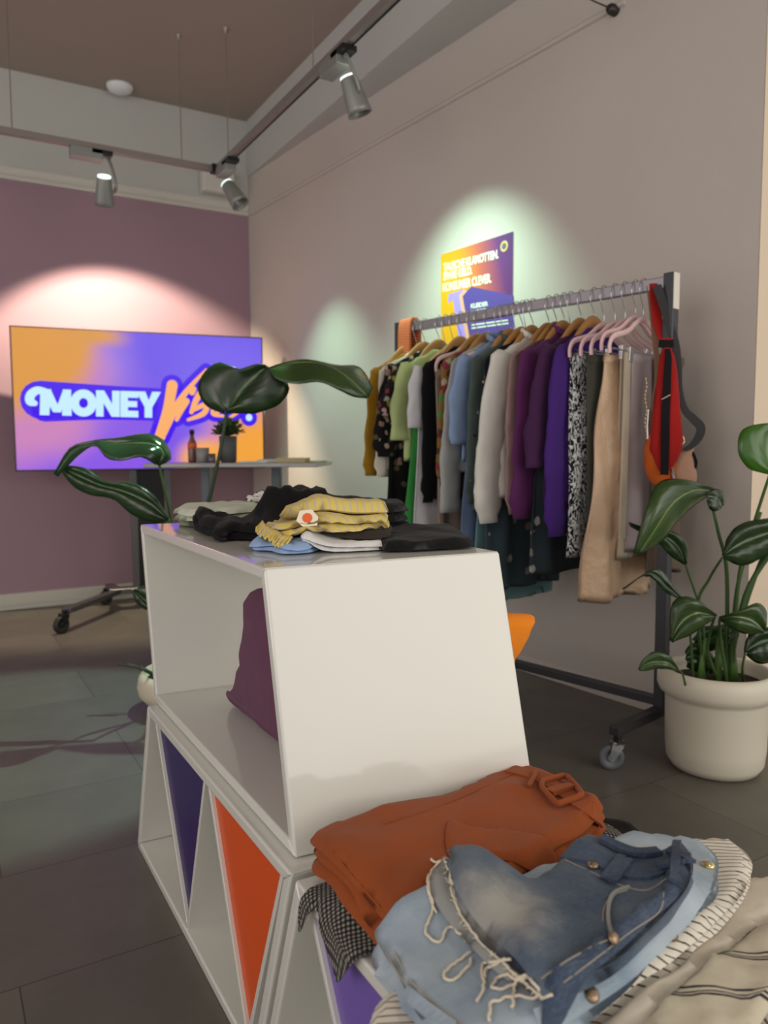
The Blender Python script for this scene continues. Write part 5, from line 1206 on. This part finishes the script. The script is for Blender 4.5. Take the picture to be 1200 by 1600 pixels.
o, t_ = pillow('dotted_blouse', m_bd, [XY(410, 1.62), XY(430, 1.56), XY(520, 1.50), XY(600, 1.47), XY(640, 1.50), XY(610, 1.62), XY(540, 1.74), XY(450, 1.76)], HT_, .062, layers=3, seed=54, wr=.004, ws=18, sup=top, hump=.0); solo(o, t_, 'black blouse with tiny pale dots behind the yellow striped top', 'blouse', G2); top.append(t_)
o, t_ = pillow('velvet_blouse', m_bv, [XY(302, 1.79), XY(312, 1.70), XY(330, 1.56), XY(350, 1.50), XY(366, 1.52), XY(400, 1.47), XY(440, 1.44), XY(500, 1.44), XY(520, 1.5), XY(480, 1.64), XY(400, 1.70), XY(345, 1.74)], HT_, .026, layers=2, seed=55, wr=.007, ws=22, sup=top[:2]+top[3:], hump=.012, jit=.012, dirn=(.3, .95)); solo(o, t_, 'crumpled black velvet top spilling towards the left edge of tall box', 'top', G2); top.append(t_)
o, t_ = pillow('black_skirt', m_blk, [XY(598, 1.20), XY(640, 1.17), XY(700, 1.155), XY(738, 1.16), XY(735, 1.22), XY(700, 1.42), XY(650, 1.45), XY(600, 1.42), XY(585, 1.3)], HT_, .017, layers=1, seed=56, wr=.003, sup=top, hump=.004); solo(o, t_, 'flat folded black skirt nearest the right corner of tall box', 'skirt', G2); top.append(t_)
o, t_ = pillow('blue_blouse', m_lb, [XY(398, 1.40), XY(396, 1.34), XY(420, 1.31), XY(440, 1.26), XY(465, 1.245), XY(490, 1.25), XY(520, 1.32), XY(500, 1.42), XY(440, 1.46)], HT_, .016, layers=2, seed=57, wr=.004, ws=40, jit=.01, res=.007, sup=[]); solo(o, t_, 'pale blue gathered blouse peeking out below the yellow striped top', 'blouse', G2); top.append(t_)
o, t_ = pillow('white_shirt', m_wh2, [XY(470, 1.28), XY(490, 1.245), XY(540, 1.225), XY(590, 1.21), XY(602, 1.22), XY(600, 1.30), XY(560, 1.42), XY(500, 1.44)], HT_, .015, layers=2, seed=58, wr=.003, ws=24, jit=.005, res=.008, sup=[t_]); solo(o, t_, 'white folded top at the front edge of tall box', 'top', G2); top.append(t_)
o, t_ = pillow('charcoal_trousers', m_br, [XY(470, 1.36), XY(500, 1.28), XY(540, 1.245), XY(600, 1.23), XY(612, 1.27), XY(610, 1.42), XY(560, 1.44), XY(480, 1.43)], HT_+.008, .012, layers=1, seed=59, wr=.003, sup=top); solo(o, t_, 'charcoal brown garment between yellow top and white top', 'trousers', G2); top.append(t_)
YT = thing('yellow_blouse', 'yellow striped top with frilled hem and round orange label', 'blouse', XY(500, 1.35)+Vector((0, 0, .9)), G2)
o, t_ = pillow('folded_body', m_yel, [XY(412, 1.40), XY(418, 1.345), XY(440, 1.30), XY(490, 1.265), XY(540, 1.245), XY(596, 1.24), XY(606, 1.27), XY(602, 1.40), XY(560, 1.44), XY(470, 1.44)], HT_+.02, .022, YT, layers=2, seed=60, wr=.003, ws=14, rot=-.35, sup=top, jit=.004, hump=.0, ruffle=.006); yt = [t_]; top.append(t_)
o, t2 = pillow('folded_front', m_yel, [XY(440, 1.40), XY(446, 1.35), XY(480, 1.30), XY(540, 1.275), XY(598, 1.262), XY(604, 1.30), XY(596, 1.40), XY(540, 1.43), XY(450, 1.43)], HT_+.02, .024, YT, layers=1, seed=61, wr=.003, ws=12, rot=.25, sup=top, hump=.002); yt.append(t2); top.append(t2)
h = hit(481, 811, yt, .001)
if h:
    M3 = (h[1]*1.0).to_track_quat('Z', 'Y').to_matrix(); m_tag = mat('label_paper', (232, 226, 206), .7); m_tor = mat('label_orange', (226, 100, 44), .6)
    P = [h[0]+M3 @ Vector(q) for q in ((-.022, -.016, 0), (.022, -.016, 0), (.022, .016, 0), (-.022, .016, 0))]
    k = -fw; k = Vector((k.x, k.y, .35)).normalized(); ux = rt; uy = k.cross(ux).normalized(); uy = uy if uy.z > 0 else -uy
    c0 = h[0]+k*.004
    MB().prism([c0+ux*a+uy*b_ for a, b_ in ((-.020, -.005), (-.014, .014), (.008, .016), (.020, .002), (.018, -.014), (-.008, -.016))], (0, 0, 0), k*.0012).build('label', m_tag, YT)
    MB().lathe([(0, 0), (.009, 0), (.009, .0008), (0, .0008)], 24, Matrix((ux, uy, k)).transposed(), c0+k*.0014).build('label_emblem', m_tor, YT)
# gathered frill along the left hem
fp = catmull([XY(406, 1.40)+Vector((0, 0, .905)), XY(412, 1.35)+Vector((0, 0, .90)), XY(430, 1.31)+Vector((0, 0, .893)), XY(436, 1.285)+Vector((0, 0, .888)), XY(452, 1.27)+Vector((0, 0, .886))], 14)
V = []; UV = []
for i, p in enumerate(fp):
    a = .0055*math.sin(i*1.15); s_ = Vector((-.7, -.5, 0))
    for j in range(5):
        f = j/4; V.append(p+s_*(-.012+.026*f)+Vector((0, 0, a*f+ .008*(1-f)-.006*f))+Vector((.5, -.6, 0))*a*f*.6); UV.append((i*.003, f*.03))
Fc = [(i*5+j, i*5+j+1, i*5+j+6, i*5+j+5) for i in range(len(fp)-1) for j in range(4)]
o = mesh('frill', V, Fc, m_yel, YT, True, UV); md = o.modifiers.new('th', 'SOLIDIFY'); md.thickness = .003

# ---- bags inside the tall box
m_pl = cloth('mauve_bag_cloth', (104, 64, 88), wr=.8); m_ob = cloth('orange_bag_cloth', (246, 142, 34), wr=.6)
def standbag(name, m, pts, x0, x1, label, cat):
    """upright soft bag: outline in the Y,z plane, swelling between x0 and x1"""
    P = catmull([Vector((0, a, b_)) for a, b_ in pts], 6, True); n = len(P); c = sum(P, Vector())/n; V = []; Fc = []; K = 9
    for i in range(K):
        f = i/(K-1)*2-1; sc = (1-abs(f)**3*.35); x = (x0+x1)/2+(x1-x0)/2*f
        for p in P:
            q = c+(p-c)*(sc if p.z > c.z-.05 else (sc+1)/2)
            q = Vector((x, q.y, max(q.z, .455)))
            q += Vector((.006*noise.noise(q*19), .006*noise.noise(q*23+Vector((3, 0, 0))), .002*noise.noise(q*30)))
            V.append(q)
    Fc = [(i*n+k, i*n+(k+1) % n, (i+1)*n+(k+1) % n, (i+1)*n+k) for i in range(K-1) for k in range(n)]+[tuple(range(n))[::-1], tuple(range((K-1)*n, K*n))]
    mb = MB(); mb.add(V, Fc, [(v.y, v.z) for v in V]); o = mb.build(name, m, None, smooth=True)
    rebase(o, (c.x+(x0+x1)/2, c.y, .455)); return tagit(o, label, cat)
standbag('cloth_bag', m_pl, [(1.28, .456), (1.50, .456), (1.70, .456), (1.712, .475), (1.655, .50), (1.635, .60), (1.60, .70), (1.59, .742), (1.50, .758), (1.40, .772), (1.30, .78), (1.25, .70), (1.25, .5)], .56, .66, 'mauve cloth bag standing inside the tall white box', 'bag')
P = [PP(x, y, (0, 1.20, 0), (0, 1, 0)) for x, y in ((700, 955), (760, 956), (795, 958), (832, 961), (828, 975), (820, 996), (808, 1014), (800, 1024), (796, 1050), (790, 1090))]
pts = [(p.x, p.z) for p in P]+[(pts_x, .456) for pts_x in (.84, .70)]+[(.68, .6)]
Q = catmull([Vector((a, 0, b_)) for a, b_ in pts], 4, True); n = len(Q); c = sum(Q, Vector())/n; V = []; K = 7
for i in range(K):
    f = i/(K-1)*2-1; sc = 1-abs(f)**2.5*.25
    for p in Q:
        q = c+(p-c)*sc; q = Vector((q.x, 1.205+.035*f, max(q.z, .455))); q += Vector((0, .006*noise.noise(q*30+Vector((4, 0, 0))), 0)); V.append(q)
Fc = [(i*n+k, i*n+(k+1) % n, (i+1)*n+(k+1) % n, (i+1)*n+k) for i in range(K-1) for k in range(n)]+[tuple(range(n))[::-1], tuple(range((K-1)*n, K*n))]
mb = MB(); mb.add(V, Fc, [(v.x, v.z) for v in V]); o = mb.build('cloth_bag', m_ob, None, smooth=True)
rebase(o, (c.x, 1.205, .455)); tagit(o, 'bright orange cloth bag poking out of the open side of tall box', 'bag')
